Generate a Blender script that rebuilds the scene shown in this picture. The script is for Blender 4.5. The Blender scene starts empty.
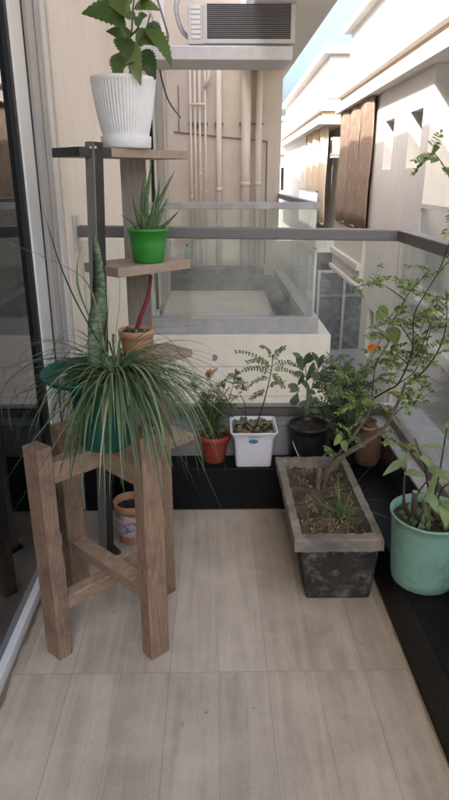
import bpy, bmesh, math, random
from mathutils import Vector, Matrix, noise
R_ = math.radians
random.seed(7)
S = bpy.context.scene
COL = S.collection

# ------------------------------------------------------------------ camera
FPX, CX, CY = 610.0, 224.5, 400.0
PITCH = math.atan(222/FPX); YAW = math.atan(10.5/(FPX/math.cos(PITCH)))
EYE = Vector((0, 0, 1.3))
cd = bpy.data.cameras.new('camera'); cam = bpy.data.objects.new('camera', cd); COL.objects.link(cam)
cam.location = EYE; cam.rotation_euler = (math.pi/2-PITCH, 0, -YAW)
cd.sensor_fit = 'VERTICAL'; cd.sensor_height = 36; cd.lens = 36*FPX/800
cd.clip_start = .02; cd.clip_end = 2000
S.camera = cam
# ------------------------------------------------------------------ light
SUN_AZ = R_(50); SUN_EL = R_(37.6)           # sun behind the house on the left, a little behind us
to_sun = Vector((-math.cos(SUN_AZ)*math.cos(SUN_EL), -math.sin(SUN_AZ)*math.cos(SUN_EL), math.sin(SUN_EL)))
w = bpy.data.worlds.new('World'); S.world = w; w.use_nodes = True
nt = w.node_tree; nt.nodes.clear()
sky = nt.nodes.new('ShaderNodeTexSky'); sky.sky_type = 'NISHITA'; sky.sun_disc = False
sky.sun_elevation = SUN_EL; sky.sun_rotation = math.atan2(to_sun.x, to_sun.y)
sky.air_density = 1.0; sky.dust_density = 10; sky.ozone_density = 3
bg = nt.nodes.new('ShaderNodeBackground'); bg.inputs[1].default_value = .15
wo = nt.nodes.new('ShaderNodeOutputWorld')
nt.links.new(sky.outputs[0], bg.inputs[0]); nt.links.new(bg.outputs[0], wo.inputs[0])
sl = bpy.data.lights.new('sun', 'SUN'); sl.energy = 2.0; sl.angle = R_(.5); sl.color = (1, .92, .8)
so = bpy.data.objects.new('sun', sl); COL.objects.link(so)
so.rotation_euler = to_sun.to_track_quat('Z', 'Y').to_euler(); so.location = (-5, -5, 12)
S.view_settings.view_transform = 'Standard'; S.view_settings.look = 'None'
S.view_settings.gamma = 1; S.view_settings.use_curve_mapping = False
S.view_settings.exposure = 2.38
S.render.engine = 'CYCLES'
S.cycles.use_denoising = True
S.cycles.max_bounces = 10; S.cycles.diffuse_bounces = 6; S.cycles.transparent_max_bounces = 24
S.cycles.sample_clamp_indirect = 6

# ------------------------------------------------------------------ helpers
_fw = Vector((math.sin(YAW)*math.cos(PITCH), math.cos(YAW)*math.cos(PITCH), -math.sin(PITCH)))
_rt = Vector((math.cos(YAW), -math.sin(YAW), 0)); _up = _rt.cross(_fw)
def ray(x, y): return _fw*FPX + _rt*(x-CX) - _up*(y-CY)
def at(x, y, Y):                     # measured point: photo position at a known depth Y (metres)
    d = ray(x, y); return EYE + d*(Y/d.y)
def atz(x, y, z):
    d = ray(x, y); return EYE + d*((z-EYE.z)/d.z)

class MB:
    def __init__(s): s.bm = bmesh.new()
    def face(s, vs):
        try: return s.bm.faces.new(vs)
        except ValueError: return None
    def box(s, x0, x1, y0, y1, z0, z1):
        v = [s.bm.verts.new((x, y, z)) for z in (z0, z1) for y in (y0, y1) for x in (x0, x1)]
        for a in ((0,2,3,1),(4,5,7,6),(0,1,5,4),(2,6,7,3),(0,4,6,2),(1,3,7,5)): s.face([v[i] for i in a])
        return s
    def obox(s, c, size, mat=None):  # oriented box: centre, size, 3x3 matrix
        m = mat or Matrix.Identity(3); c = Vector(c)
        v = [s.bm.verts.new(c + m @ Vector((x*size[0]/2, y*size[1]/2, z*size[2]/2))) for z in (-1,1) for y in (-1,1) for x in (-1,1)]
        for a in ((0,2,3,1),(4,5,7,6),(0,1,5,4),(2,6,7,3),(0,4,6,2),(1,3,7,5)): s.face([v[i] for i in a])
        return s
    def bar(s, a, b, wd, th, upv=(0,0,1)):   # rectangular bar from a to b, wd sideways, th along up
        a, b = Vector(a), Vector(b); d = (b-a); L = d.length; d.normalize()
        u = Vector(upv); sd = d.cross(u)
        if sd.length < 1e-4: sd = d.cross(Vector((1,0,0)))
        sd.normalize(); u = sd.cross(d)
        m = Matrix((d, sd, u)).transposed()
        return s.obox((a+b)/2, (L, wd, th), m)
    def tube(s, pts, rad, n=8, cap=True):
        pts = [Vector(p) for p in pts]; N = len(pts)
        if not isinstance(rad, (list, tuple)): rad = [rad]*N
        rings = []; prev = None
        for i, p in enumerate(pts):
            t = (pts[min(i+1, N-1)]-pts[max(i-1, 0)]).normalized()
            if prev is None:
                ref = Vector((0,0,1)) if abs(t.z) < .9 else Vector((1,0,0))
                u = t.cross(ref).normalized()
            else:
                u = (prev - t*prev.dot(t)).normalized()
            prev = u; v = t.cross(u)
            rings.append([s.bm.verts.new(p + (u*math.cos(a)+v*math.sin(a))*rad[i]) for a in [2*math.pi*k/n for k in range(n)]])
        for i in range(N-1):
            for k in range(n): s.face((rings[i][k], rings[i][(k+1)%n], rings[i+1][(k+1)%n], rings[i+1][k]))
        if cap: s.face(rings[0][::-1]); s.face(rings[-1])
        return s
    def lathe(s, prof, c, n=40, ribs=0, rib_d=0, wob=0, capb=True, capt=False):
        c = Vector(c); rings = []
        for i, pr in enumerate(prof):
            r, z = pr[0], pr[1]; rb = pr[2] if len(pr) > 2 else 0
            ring = []
            for k in range(n):
                a = 2*math.pi*k/n
                rr = r*(1+wob*math.sin(3*a+1.3))
                if ribs and rb: rr -= rib_d*(.5-.5*math.cos(ribs*a))
                ring.append(s.bm.verts.new(c+Vector((rr*math.cos(a), rr*math.sin(a), z))))
            rings.append(ring)
        for i in range(len(rings)-1):
            for k in range(n): s.face((rings[i][k], rings[i][(k+1)%n], rings[i+1][(k+1)%n], rings[i+1][k]))
        if capb: s.face(rings[0][::-1])
        if capt: s.face(rings[-1])
        return s
    def disc(s, c, r, n=32, rough=0, rings=5):      # lumpy soil disc
        c = Vector(c); ctr = s.bm.verts.new(c+Vector((0,0,rough*.6))); prev = None
        for j in range(1, rings+1):
            ring = [s.bm.verts.new(c+Vector((r*j/rings*math.cos(2*math.pi*k/n), r*j/rings*math.sin(2*math.pi*k/n), random.uniform(-1,1)*rough*(j<rings)))) for k in range(n)]
            for k in range(n):
                if prev is None: s.face((ctr, ring[k], ring[(k+1)%n]))
                else: s.face((prev[k], ring[k], ring[(k+1)%n], prev[(k+1)%n]))
            prev = ring
        return s
    def frustum(s, c, bx, by, tx, ty, h, cap=True):
        c = Vector(c)
        b = [s.bm.verts.new(c+Vector((x*bx/2, y*by/2, 0))) for x, y in ((-1,-1),(1,-1),(1,1),(-1,1))]
        t = [s.bm.verts.new(c+Vector((x*tx/2, y*ty/2, h))) for x, y in ((-1,-1),(1,-1),(1,1),(-1,1))]
        for k in range(4): s.face((b[k], b[(k+1)%4], t[(k+1)%4], t[k]))
        if cap: s.face(b[::-1]); s.face(t)
        return s
    def blade(s, pts, wd, fold=.35, side=None):    # grass ribbon, V folded, tapering to the tip
        pts = [Vector(p) for p in pts]; N = len(pts); rows = []
        for i, p in enumerate(pts):
            t = (pts[min(i+1,N-1)]-pts[max(i-1,0)]).normalized()
            sd = side or t.cross(Vector((0,0,1)))
            if sd.length < 1e-3: sd = Vector((1,0,0))
            sd = sd.normalized(); up = sd.cross(t).normalized()
            f = i/(N-1); ww = wd*.5*(1-f**2.2)*(.75+.5*min(1, f*4)) if i < N-1 else wd*.03
            rows.append((s.bm.verts.new(p-sd*ww+up*ww*fold), s.bm.verts.new(p), s.bm.verts.new(p+sd*ww+up*ww*fold)))
        for i in range(N-1):
            for k in (0, 1): s.face((rows[i][k], rows[i][k+1], rows[i+1][k+1], rows[i+1][k]))
        return s
    def leaf(s, a, b, wd, nrm, bend=.15, fold=.25, shape='ovate', serr=0, n=8):
        a, b = Vector(a), Vector(b); d = b-a; L = d.length; d = d.normalized()
        nr = Vector(nrm); nr = (nr-d*nr.dot(d))
        if nr.length < 1e-4: nr = d.orthogonal()
        nr.normalize(); sd = d.cross(nr); rows = []
        for i in range(n+1):
            f = i/n
            if shape == 'ovate': q = math.sin(math.pi*f**.72)**.85 if 0 < f < 1 else 0
            elif shape == 'obov': q = math.sin(math.pi*f**1.35)**.8 if 0 < f < 1 else 0
            else: q = math.sin(math.pi*f)**.9 if 0 < f < 1 else 0
            ww = wd*.5*q
            if serr and 0 < i < n: ww *= 1+serr*(1 if i % 2 else -1)
            p = a+d*L*f + nr*(bend*L*(4*f*(1-f))*.5 - bend*L*.35*f*f)
            if i in (0, n): rows.append((s.bm.verts.new(p),))
            else: rows.append((s.bm.verts.new(p-sd*ww+nr*ww*fold), s.bm.verts.new(p), s.bm.verts.new(p+sd*ww+nr*ww*fold)))
        for i in range(n):
            A, B = rows[i], rows[i+1]
            if len(A) == 1: s.face((A[0], B[1], B[0])); s.face((A[0], B[2], B[1]))
            elif len(B) == 1: s.face((A[0], A[1], B[0])); s.face((A[1], A[2], B[0]))
            else: s.face((A[0], A[1], B[1], B[0])); s.face((A[1], A[2], B[2], B[1]))
        return s
    def build(s, name, mat, parent=None, smooth=False, bevel=0, mods=None):
        bm = s.bm
        bmesh.ops.recalc_face_normals(bm, faces=bm.faces) if smooth != 'leaf' else None
        if parent is not None:
            bmesh.ops.transform(bm, matrix=parent.matrix_basis.inverted(), verts=bm.verts)
        me = bpy.data.meshes.new(name); bm.to_mesh(me); bm.free()
        me.materials.append(mat)
        if smooth:
            for p in me.polygons: p.use_smooth = True
        o = bpy.data.objects.new(name, me); COL.objects.link(o)
        if parent is not None: o.parent = parent
        if bevel:
            m = o.modifiers.new('b', 'BEVEL'); m.width = bevel; m.segments = 2; m.limit_method = 'ANGLE'; m.angle_limit = R_(40)
        return o

def sub(name, mb, mat, parent, **k):   # child of a part: parts sit at identity under their thing, so reuse the thing's frame
    root = parent.parent
    o = mb.build(name, mat, root, **k); o.parent = parent
    return o
def tag(o, label, cat, group=None, kind=None):
    if label: o['label'] = label
    if cat: o['category'] = cat
    if group: o['group'] = group
    if kind: o['kind'] = kind
    return o
def thing(name, loc, label, cat, group=None, rz=0):
    o = bpy.data.objects.new(name, None); COL.objects.link(o); o.empty_display_size = .1
    o.location = loc; o.rotation_euler = (0, 0, rz)
    o.matrix_basis = Matrix.Translation(Vector(loc)) @ Matrix.Rotation(rz, 4, 'Z')
    return tag(o, label, cat, group)
def copy_tree(o, parent=None):
    c = o.copy(); COL.objects.link(c); c.parent = parent
    for ch in list(o.children): copy_tree(ch, c)
    return c
def smooth_pts(pts, n=4):            # Catmull-Rom through points
    pts = [Vector(p) for p in pts]; out = []
    for i in range(len(pts)-1):
        p0, p1, p2, p3 = pts[max(i-1,0)], pts[i], pts[i+1], pts[min(i+2,len(pts)-1)]
        for k in range(n):
            t = k/n
            out.append(.5*((2*p1)+(p2-p0)*t+(2*p0-5*p1+4*p2-p3)*t*t+(3*p1-p0-3*p2+p3)*t**3))
    out.append(pts[-1]); return out
def taper(n, a, b): return [a+(b-a)*i/(n-1) for i in range(n)]

# ------------------------------------------------------------------ materials
def mat(name, c1, c2=None, scale=8, rough=.7, bump=0, bscale=None, stretch=(1,1,1), spec=.4, metal=0, detail=6, ramp=(.35,.7), c3=None, s3=2.5, dist=0, coat=0):
    m = bpy.data.materials.new(name); m.use_nodes = True
    t = m.node_tree; b = t.nodes['Principled BSDF']; L = t.links.new
    b.inputs['Roughness'].default_value = rough; b.inputs['Metallic'].default_value = metal
    b.inputs['Specular IOR Level'].default_value = spec
    b.inputs['Coat Weight'].default_value = coat
    tc = t.nodes.new('ShaderNodeTexCoord'); mp = t.nodes.new('ShaderNodeMapping'); mp.inputs['Scale'].default_value = stretch
    L(tc.outputs['Object'], mp.inputs[0])
    c2 = c2 or tuple(x*.85 for x in c1)
    nz = t.nodes.new('ShaderNodeTexNoise'); nz.inputs['Scale'].default_value = scale; nz.inputs['Detail'].default_value = detail
    nz.inputs['Roughness'].default_value = .6; nz.inputs['Distortion'].default_value = dist
    L(mp.outputs[0], nz.inputs['Vector'])
    rp = t.nodes.new('ShaderNodeValToRGB'); rp.color_ramp.elements[0].position = ramp[0]; rp.color_ramp.elements[1].position = ramp[1]
    rp.color_ramp.elements[0].color = (*c2, 1); rp.color_ramp.elements[1].color = (*c1, 1)
    L(nz.outputs[0], rp.inputs[0]); col = rp.outputs[0]
    if c3:
        n3 = t.nodes.new('ShaderNodeTexNoise'); n3.inputs['Scale'].default_value = s3; n3.inputs['Detail'].default_value = 8; n3.inputs['Roughness'].default_value = .65
        L(tc.outputs['Object'], n3.inputs['Vector'])
        r3 = t.nodes.new('ShaderNodeValToRGB'); r3.color_ramp.elements[0].position = .5; r3.color_ramp.elements[1].position = .72
        L(n3.outputs[0], r3.inputs[0])
        mx = t.nodes.new('ShaderNodeMixRGB'); mx.inputs[2].default_value = (*c3, 1)
        L(r3.outputs[0], mx.inputs[0]); L(col, mx.inputs[1]); col = mx.outputs[0]
    L(col, b.inputs['Base Color'])
    rm = t.nodes.new('ShaderNodeMath'); rm.operation = 'MULTIPLY_ADD'; rm.inputs[1].default_value = .25; rm.inputs[2].default_value = rough-.12; rm.use_clamp = True
    L(nz.outputs[0], rm.inputs[0]); L(rm.outputs[0], b.inputs['Roughness'])
    if bump:
        n2 = t.nodes.new('ShaderNodeTexNoise'); n2.inputs['Scale'].default_value = bscale or scale*6; n2.inputs['Detail'].default_value = 6
        L(mp.outputs[0], n2.inputs['Vector'])
        bp = t.nodes.new('ShaderNodeBump'); bp.inputs['Strength'].default_value = bump; bp.inputs['Distance'].default_value = .01
        L(n2.outputs[0], bp.inputs['Height']); L(bp.outputs[0], b.inputs['Normal'])
    return m
def leafmat(name, ca, cb, trans=.35, rough=.45, cc=None):
    m = bpy.data.materials.new(name); m.use_nodes = True
    t = m.node_tree; b = t.nodes['Principled BSDF']; L = t.links.new
    g = t.nodes.new('ShaderNodeNewGeometry'); rp = t.nodes.new('ShaderNodeValToRGB')
    rp.color_ramp.elements[0].color = (*ca, 1); rp.color_ramp.elements[1].color = (*cb, 1)
    if cc:
        e = rp.color_ramp.elements.new(.93); e.color = (*cb, 1); rp.color_ramp.elements[2].color = (*cc, 1)
    L(g.outputs['Random Per Island'], rp.inputs[0])
    tc = t.nodes.new('ShaderNodeTexCoord'); nz = t.nodes.new('ShaderNodeTexNoise'); nz.inputs['Scale'].default_value = 60; nz.inputs['Detail'].default_value = 4
    L(tc.outputs['Object'], nz.inputs['Vector'])
    hs = t.nodes.new('ShaderNodeHueSaturation'); mm = t.nodes.new('ShaderNodeMath'); mm.operation = 'MULTIPLY_ADD'; mm.inputs[1].default_value = .7; mm.inputs[2].default_value = .65
    L(nz.outputs[0], mm.inputs[0]); L(mm.outputs[0], hs.inputs['Value']); L(rp.outputs[0], hs.inputs['Color'])
    L(hs.outputs[0], b.inputs['Base Color']); b.inputs['Roughness'].default_value = rough
    b.inputs['Specular IOR Level'].default_value = .35
    tr = t.nodes.new('ShaderNodeBsdfTranslucent'); L(hs.outputs[0], tr.inputs[0])
    mx = t.nodes.new('ShaderNodeMixShader'); mx.inputs[0].default_value = trans
    L(b.outputs[0], mx.inputs[1]); L(tr.outputs[0], mx.inputs[2]); L(mx.outputs[0], t.nodes['Material Output'].inputs[0])
    return m
def glassmat(name, tint, ior=1.5, dust=.03, dustc=(.6,.6,.57), rough=0.0, dscale=3, mul=1.0):
    m = bpy.data.materials.new(name); m.use_nodes = True
    t = m.node_tree; t.nodes.remove(t.nodes['Principled BSDF']); L = t.links.new
    tp = t.nodes.new('ShaderNodeBsdfTransparent'); tp.inputs[0].default_value = (*tint, 1)
    gl = t.nodes.new('ShaderNodeBsdfGlossy'); gl.inputs['Roughness'].default_value = rough; gl.inputs[0].default_value = (.95,.97,1,1)
    fr = t.nodes.new('ShaderNodeFresnel'); fr.inputs[0].default_value = ior
    mx = t.nodes.new('ShaderNodeMixShader')
    if mul != 1:
        ml = t.nodes.new('ShaderNodeMath'); ml.operation = 'MULTIPLY'; ml.inputs[1].default_value = mul; ml.use_clamp = True
        L(fr.outputs[0], ml.inputs[0]); L(ml.outputs[0], mx.inputs[0])
    else: L(fr.outputs[0], mx.inputs[0])
    L(tp.outputs[0], mx.inputs[1]); L(gl.outputs[0], mx.inputs[2])
    df = t.nodes.new('ShaderNodeBsdfDiffuse'); df.inputs[0].default_value = (*dustc, 1)
    tl = t.nodes.new('ShaderNodeBsdfTranslucent'); tl.inputs[0].default_value = (*dustc, 1)
    dd = t.nodes.new('ShaderNodeMixShader'); dd.inputs[0].default_value = .5; L(df.outputs[0], dd.inputs[1]); L(tl.outputs[0], dd.inputs[2])
    tc = t.nodes.new('ShaderNodeTexCoord'); nz = t.nodes.new('ShaderNodeTexNoise'); nz.inputs['Scale'].default_value = dscale; nz.inputs['Detail'].default_value = 9; nz.inputs['Roughness'].default_value = .7
    mp = t.nodes.new('ShaderNodeMapping'); mp.inputs['Scale'].default_value = (1.5, 1.5, .5)
    L(tc.outputs['Object'], mp.inputs[0]); L(mp.outputs[0], nz.inputs['Vector'])
    mr = t.nodes.new('ShaderNodeMapRange'); mr.inputs[1].default_value = .3; mr.inputs[2].default_value = .75; mr.inputs[3].default_value = dust*.4; mr.inputs[4].default_value = dust*1.9
    L(nz.outputs[0], mr.inputs[0])
    m2 = t.nodes.new('ShaderNodeMixShader'); L(mr.outputs[0], m2.inputs[0]); L(mx.outputs[0], m2.inputs[1]); L(dd.outputs[0], m2.inputs[2])
    L(m2.outputs[0], t.nodes['Material Output'].inputs[0])
    return m
def tilemat():
    m = mat('floor_tile', (.51,.425,.325), (.41,.34,.258), scale=3, rough=.45, stretch=(7,.45,1), bump=.04, bscale=60, spec=.35, dist=.8, ramp=(.4,.62), c3=(.54,.46,.365), s3=3.5)
    t = m.node_tree; L = t.links.new; b = t.nodes['Principled BSDF']
    src = b.inputs['Base Color'].links[0].from_socket
    tc = t.nodes.new('ShaderNodeTexCoord'); sx = t.nodes.new('ShaderNodeSeparateXYZ'); L(tc.outputs['Object'], sx.inputs[0])
    def mth(op, a, bb=None, c=None):
        n = t.nodes.new('ShaderNodeMath'); n.operation = op
        for i, v in enumerate((a, bb, c)):
            if v is None: continue
            if isinstance(v, (int, float)): n.inputs[i].default_value = v
            else: L(v, n.inputs[i])
        return n.outputs[0]
    def line(sock, off, period, half):
        f = mth('PINGPONG', mth('SUBTRACT', sock, off), period/2)
        return mth('LESS_THAN', f, half)
    W = .2725
    lx = line(sx.outputs[0], -.131, W, .0011); ly = line(sx.outputs[1], 1.345, 1.2, .0011)
    faint = mth('MULTIPLY', line(sx.outputs[0], .005, W, .0009), .3)
    grout = mth('MAXIMUM', mth('MULTIPLY', mth('MAXIMUM', lx, ly), .4), faint)
    # one tone per tile
    ix = mth('FLOOR', mth('DIVIDE', mth('SUBTRACT', sx.outputs[0], -.131), W/2)); iy = mth('FLOOR', mth('DIVIDE', mth('SUBTRACT', sx.outputs[1], 1.345), 1.2))
    cb = t.nodes.new('ShaderNodeCombineXYZ'); L(ix, cb.inputs[0]); L(iy, cb.inputs[1])
    wn = t.nodes.new('ShaderNodeTexWhiteNoise'); wn.noise_dimensions = '3D'; L(cb.outputs[0], wn.inputs['Vector'])
    # shift the printed streaks tile by tile
    mp0 = next(n for n in t.nodes if n.type == 'MAPPING')
    va = t.nodes.new('ShaderNodeVectorMath'); va.operation = 'MULTIPLY_ADD'; va.inputs[1].default_value = (9, 9, 9)
    for l in list(t.links):
        if l.to_node == mp0 and l.to_socket == mp0.inputs[0]: t.links.remove(l)
    L(wn.outputs['Color'], va.inputs[0]); L(tc.outputs['Object'], va.inputs[2]); L(va.outputs[0], mp0.inputs[0])
    hs = t.nodes.new('ShaderNodeHueSaturation'); L(src, hs.inputs['Color']); L(mth('MULTIPLY_ADD', wn.outputs['Value'], .2, .9), hs.inputs['Value'])
    # stone speckle and stains
    sp = t.nodes.new('ShaderNodeTexNoise'); sp.inputs['Scale'].default_value = 260; sp.inputs['Detail'].default_value = 3; L(tc.outputs['Object'], sp.inputs['Vector'])
    h2 = t.nodes.new('ShaderNodeHueSaturation'); L(hs.outputs[0], h2.inputs['Color']); L(mth('MULTIPLY_ADD', sp.outputs[0], .6, .72), h2.inputs['Value'])
    st = t.nodes.new('ShaderNodeTexNoise'); st.inputs['Scale'].default_value = 2.2; st.inputs['Detail'].default_value = 7; st.inputs['Roughness'].default_value = .7; L(tc.outputs['Object'], st.inputs['Vector'])
    h3 = t.nodes.new('ShaderNodeHueSaturation'); L(h2.outputs[0], h3.inputs['Color']); L(mth('MULTIPLY_ADD', st.outputs[0], 1.0, .5), h3.inputs['Value'])
    dn = t.nodes.new('ShaderNodeTexNoise'); dn.inputs['Scale'].default_value = 26; dn.inputs['Detail'].default_value = 3; L(tc.outputs['Object'], dn.inputs['Vector'])
    dm = t.nodes.new('ShaderNodeMapRange'); dm.inputs[1].default_value = .70; dm.inputs[2].default_value = .76; dm.inputs[3].default_value = 0; dm.inputs[4].default_value = .55; L(dn.outputs[0], dm.inputs[0])
    m0 = t.nodes.new('ShaderNodeMixRGB'); m0.inputs[2].default_value = (.16,.13,.1,1); L(dm.outputs[0], m0.inputs[0]); L(h3.outputs[0], m0.inputs[1])
    mx = t.nodes.new('ShaderNodeMixRGB'); mx.inputs[2].default_value = (.12,.1,.08,1); L(grout, mx.inputs[0]); L(m0.outputs[0], mx.inputs[1])
    L(mx.outputs[0], b.inputs['Base Color'])
    return m

M = {}
M['tile'] = tilemat()
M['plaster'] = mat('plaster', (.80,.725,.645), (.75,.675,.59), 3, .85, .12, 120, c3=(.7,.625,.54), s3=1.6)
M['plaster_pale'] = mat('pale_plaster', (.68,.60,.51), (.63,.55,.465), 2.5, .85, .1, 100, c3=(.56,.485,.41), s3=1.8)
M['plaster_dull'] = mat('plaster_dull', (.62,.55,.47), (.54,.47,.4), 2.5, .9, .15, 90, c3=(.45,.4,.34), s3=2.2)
M['ceiling'] = mat('ceiling_paint', (.84,.79,.74), (.79,.74,.68), 3, .9, .08, 100)
M['white_wall'] = mat('white_wall', (.60,.59,.575), (.55,.54,.52), 1.2, .85, .08, 60, c3=(.53,.51,.48), s3=.8)
def streaks(m, c, sc=(5,5,.35), amt=.6):
    t = m.node_tree; L = t.links.new; b = t.nodes['Principled BSDF']; src = b.inputs['Base Color'].links[0].from_socket
    tc = t.nodes.new('ShaderNodeTexCoord'); mp = t.nodes.new('ShaderNodeMapping'); mp.inputs['Scale'].default_value = sc
    nz = t.nodes.new('ShaderNodeTexNoise'); nz.inputs['Scale'].default_value = 3; nz.inputs['Detail'].default_value = 7; nz.inputs['Roughness'].default_value = .65
    L(tc.outputs['Object'], mp.inputs[0]); L(mp.outputs[0], nz.inputs['Vector'])
    mr = t.nodes.new('ShaderNodeMapRange'); mr.inputs[1].default_value = .52; mr.inputs[2].default_value = .78; mr.inputs[3].default_value = 0; mr.inputs[4].default_value = amt; L(nz.outputs[0], mr.inputs[0])
    mx = t.nodes.new('ShaderNodeMixRGB'); mx.inputs[2].default_value = (*c, 1); L(mr.outputs[0], mx.inputs[0]); L(src, mx.inputs[1]); L(mx.outputs[0], b.inputs['Base Color'])
streaks(M['white_wall'], (.36,.33,.29), amt=.4); streaks(M['plaster'], (.5,.43,.36), (3,3,.3), .2); streaks(M['plaster_pale'], (.42,.36,.3), (3,3,.3), .3)
M['cream_wall'] = mat('cream_wall', (.58,.53,.47), (.53,.48,.42), 1.2, .85, .08, 60)
M['brown_reveal_shade'] = mat('brown_reveal_shade', (.40,.29,.2), (.32,.23,.16), 3, .8)  # brown band; in the parapet slots it stands in for shadow
M['granite'] = mat('black_granite', (.009,.009,.010), (.004,.004,.005), 40, .5, 0, spec=.15, c3=(.014,.014,.016), s3=90)
M['coping'] = mat('grey_granite', (.25,.25,.25), (.13,.13,.135), 60, .4, .05, 90, c3=(.34,.33,.32), s3=5)
M['coping_lit'] = mat('lit_granite', (.48,.475,.46), (.33,.325,.32), 30, .5, .06, 60, c3=(.25,.245,.24), s3=6)  # grey granite, its colour lightened for daylight on the outer coping
M['coping_dark'] = mat('dark_granite_top', (.05,.05,.053), (.025,.025,.027), 50, .22, 0, spec=.5, c3=(.09,.09,.09), s3=9)
M['stone_dark'] = mat('dark_stone', (.13,.13,.133), (.05,.05,.053), 7, .85, .6, 14, c3=(.24,.235,.23), s3=5, dist=1)
M['kerb_grey'] = mat('grey_facing', (.27,.265,.265), (.21,.205,.205), 10, .5, .03, c3=(.11,.11,.11), s3=6)
M['alley'] = mat('alley_paving', (.3,.285,.265), (.22,.21,.195), 3, .9, .2, 20)
M['alu'] = mat('grey_aluminium', (.15,.135,.128), (.125,.113,.107), 20, .42, .02, stretch=(1,1,12), metal=.2, spec=.5)
M['alu_light'] = mat('pale_aluminium', (.6,.595,.61), (.52,.515,.53), 15, .4, .02, metal=.4)
M['alu_mid'] = mat('mid_aluminium', (.36,.355,.37), (.3,.295,.31), 12, .45, .03, metal=.2, c3=(.42,.41,.42), s3=6)
M['channel'] = mat('brown_channel', (.25,.2,.165), (.18,.145,.12), 14, .5, .05, c3=(.33,.29,.25), s3=20)
M['upvc'] = mat('white_frame', (.68,.66,.62), (.62,.6,.56), 6, .45, .02)
M['jamb'] = mat('grey_jamb', (.43,.4,.37), (.38,.355,.33), 6, .5, .02)
M['gasket'] = mat('black_gasket', (.012,.012,.012), (.008,.008,.008), 10, .6)
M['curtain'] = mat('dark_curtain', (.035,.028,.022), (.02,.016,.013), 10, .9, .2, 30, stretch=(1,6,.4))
M['sealant'] = mat('old_sealant', (.30,.22,.11), (.22,.16,.09), 30, .8, .2)
M['steel_dark'] = mat('dark_steel', (.045,.043,.04), (.03,.029,.027), 20, .42, .03, metal=.3)
M['post_face'] = mat('grey_olive_side', (.2,.185,.165), (.16,.148,.132), 8, .55, .03)  # paler tone for the post's left side
M['shelf'] = mat('shelf_wood', (.36,.27,.19), (.27,.195,.135), 9, .6, .06, stretch=(1.5,10,10), dist=1.2)
M['upright'] = mat('grey_board', (.30,.25,.2), (.21,.172,.138), 6, .65, .06, stretch=(14,14,.9), dist=1)
M['stool'] = mat('weathered_wood', (.40,.25,.155), (.235,.142,.085), 5, .8, .6, 45, stretch=(12,12,1.2), dist=2.2, c3=(.15,.105,.075), s3=13)
M['stool_h'] = mat('weathered_wood_rail', (.40,.265,.175), (.25,.158,.1), 5, .75, .25, 60, stretch=(6,6,14), dist=1.2, c3=(.27,.22,.17), s3=8)
M['white_pot'] = mat('white_ribbed_plastic', (.76,.74,.71), (.72,.7,.67), 5, .45, .01, c3=(.66,.62,.56), s3=14)
M['white_plastic'] = mat('white_plastic', (.74,.73,.75), (.68,.67,.69), 5, .42, .02, c3=(.64,.62,.6), s3=12)
M['green_pot'] = mat('bright_green_plastic', (.035,.24,.03), (.03,.2,.025), 6, .4, .01, c3=(.055,.23,.045), s3=18)
M['teal_pot'] = mat('dark_teal_plastic', (.008,.105,.072), (.006,.08,.055), 6, .42, .02, c3=(.03,.1,.07), s3=22)
M['aqua_pot'] = mat('aqua_plastic', (.21,.38,.305), (.165,.31,.25), 7, .62, .05, c3=(.125,.22,.175), s3=16)
M['red_pot'] = mat('red_clay_plastic', (.36,.06,.032), (.27,.045,.026), 7, .5, .04, c3=(.3,.07,.045), s3=14)
M['terracotta'] = mat('terracotta', (.5,.26,.13), (.4,.2,.1), 10, .8, .15, 70, c3=(.52,.36,.22), s3=14)
M['terra_dark'] = mat('brown_clay', (.2,.11,.062), (.12,.07,.042), 9, .85, .25, 60, c3=(.27,.14,.07), s3=10)
M['painted_band'] = mat('painted_band', (.55,.48,.44), (.15,.2,.4), 38, .7, .05, detail=2, ramp=(.38,.5), c3=(.5,.14,.1), s3=45)
M['black_pot'] = mat('black_plastic', (.018,.018,.018), (.012,.012,.012), 8, .4, .02, c3=(.04,.037,.033), s3=10)
M['soil'] = mat('dark_soil', (.055,.036,.022), (.025,.017,.011), 30, .95, .8, 60, c3=(.1,.07,.045), s3=50)
M['soil_dry'] = mat('dry_soil', (.125,.08,.05), (.045,.03,.02), 18, .95, 1.0, 45, c3=(.17,.12,.078), s3=28)
M['concrete'] = mat('mouldy_concrete', (.055,.048,.04), (.02,.019,.017), 10, .9, .7, 40, c3=(.2,.18,.155), s3=17, dist=1.5)
M['concrete_rim'] = mat('worn_concrete_rim', (.26,.225,.185), (.13,.115,.095), 8, .9, .4, 45, c3=(.32,.28,.235), s3=9, dist=.6)
M['bark'] = mat('grey_brown_bark', (.24,.175,.13), (.11,.078,.058), 20, .85, .5, 60, stretch=(1,1,.4))
M['twig'] = mat('dark_twig', (.05,.037,.028), (.03,.022,.018), 20, .8)
M['green_stem'] = mat('green_stem', (.13,.16,.06), (.09,.12,.045), 10, .6)
M['maroon'] = mat('maroon_stem', (.2,.02,.03), (.12,.012,.02), 14, .6)
M['pipe'] = mat('cream_pipe', (.74,.665,.58), (.69,.61,.52), 5, .5, .02)
M['conduit'] = mat('grey_conduit', (.2,.18,.16), (.16,.15,.13), 10, .6)
M['ac'] = mat('ac_case', (.6,.59,.57), (.55,.54,.52), 6, .5, .02)
M['ac_dark'] = mat('ac_coil', (.035,.034,.036), (.02,.02,.022), 20, .7)
M['fin'] = mat('ac_fin', (.3,.295,.3), (.26,.255,.26), 20, .5)
M['bamboo'] = mat('brown_bamboo', (.34,.245,.19), (.2,.14,.105), 4, .9, .6, 40, stretch=(1,1,22), c3=(.4,.31,.25), s3=4)
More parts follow.
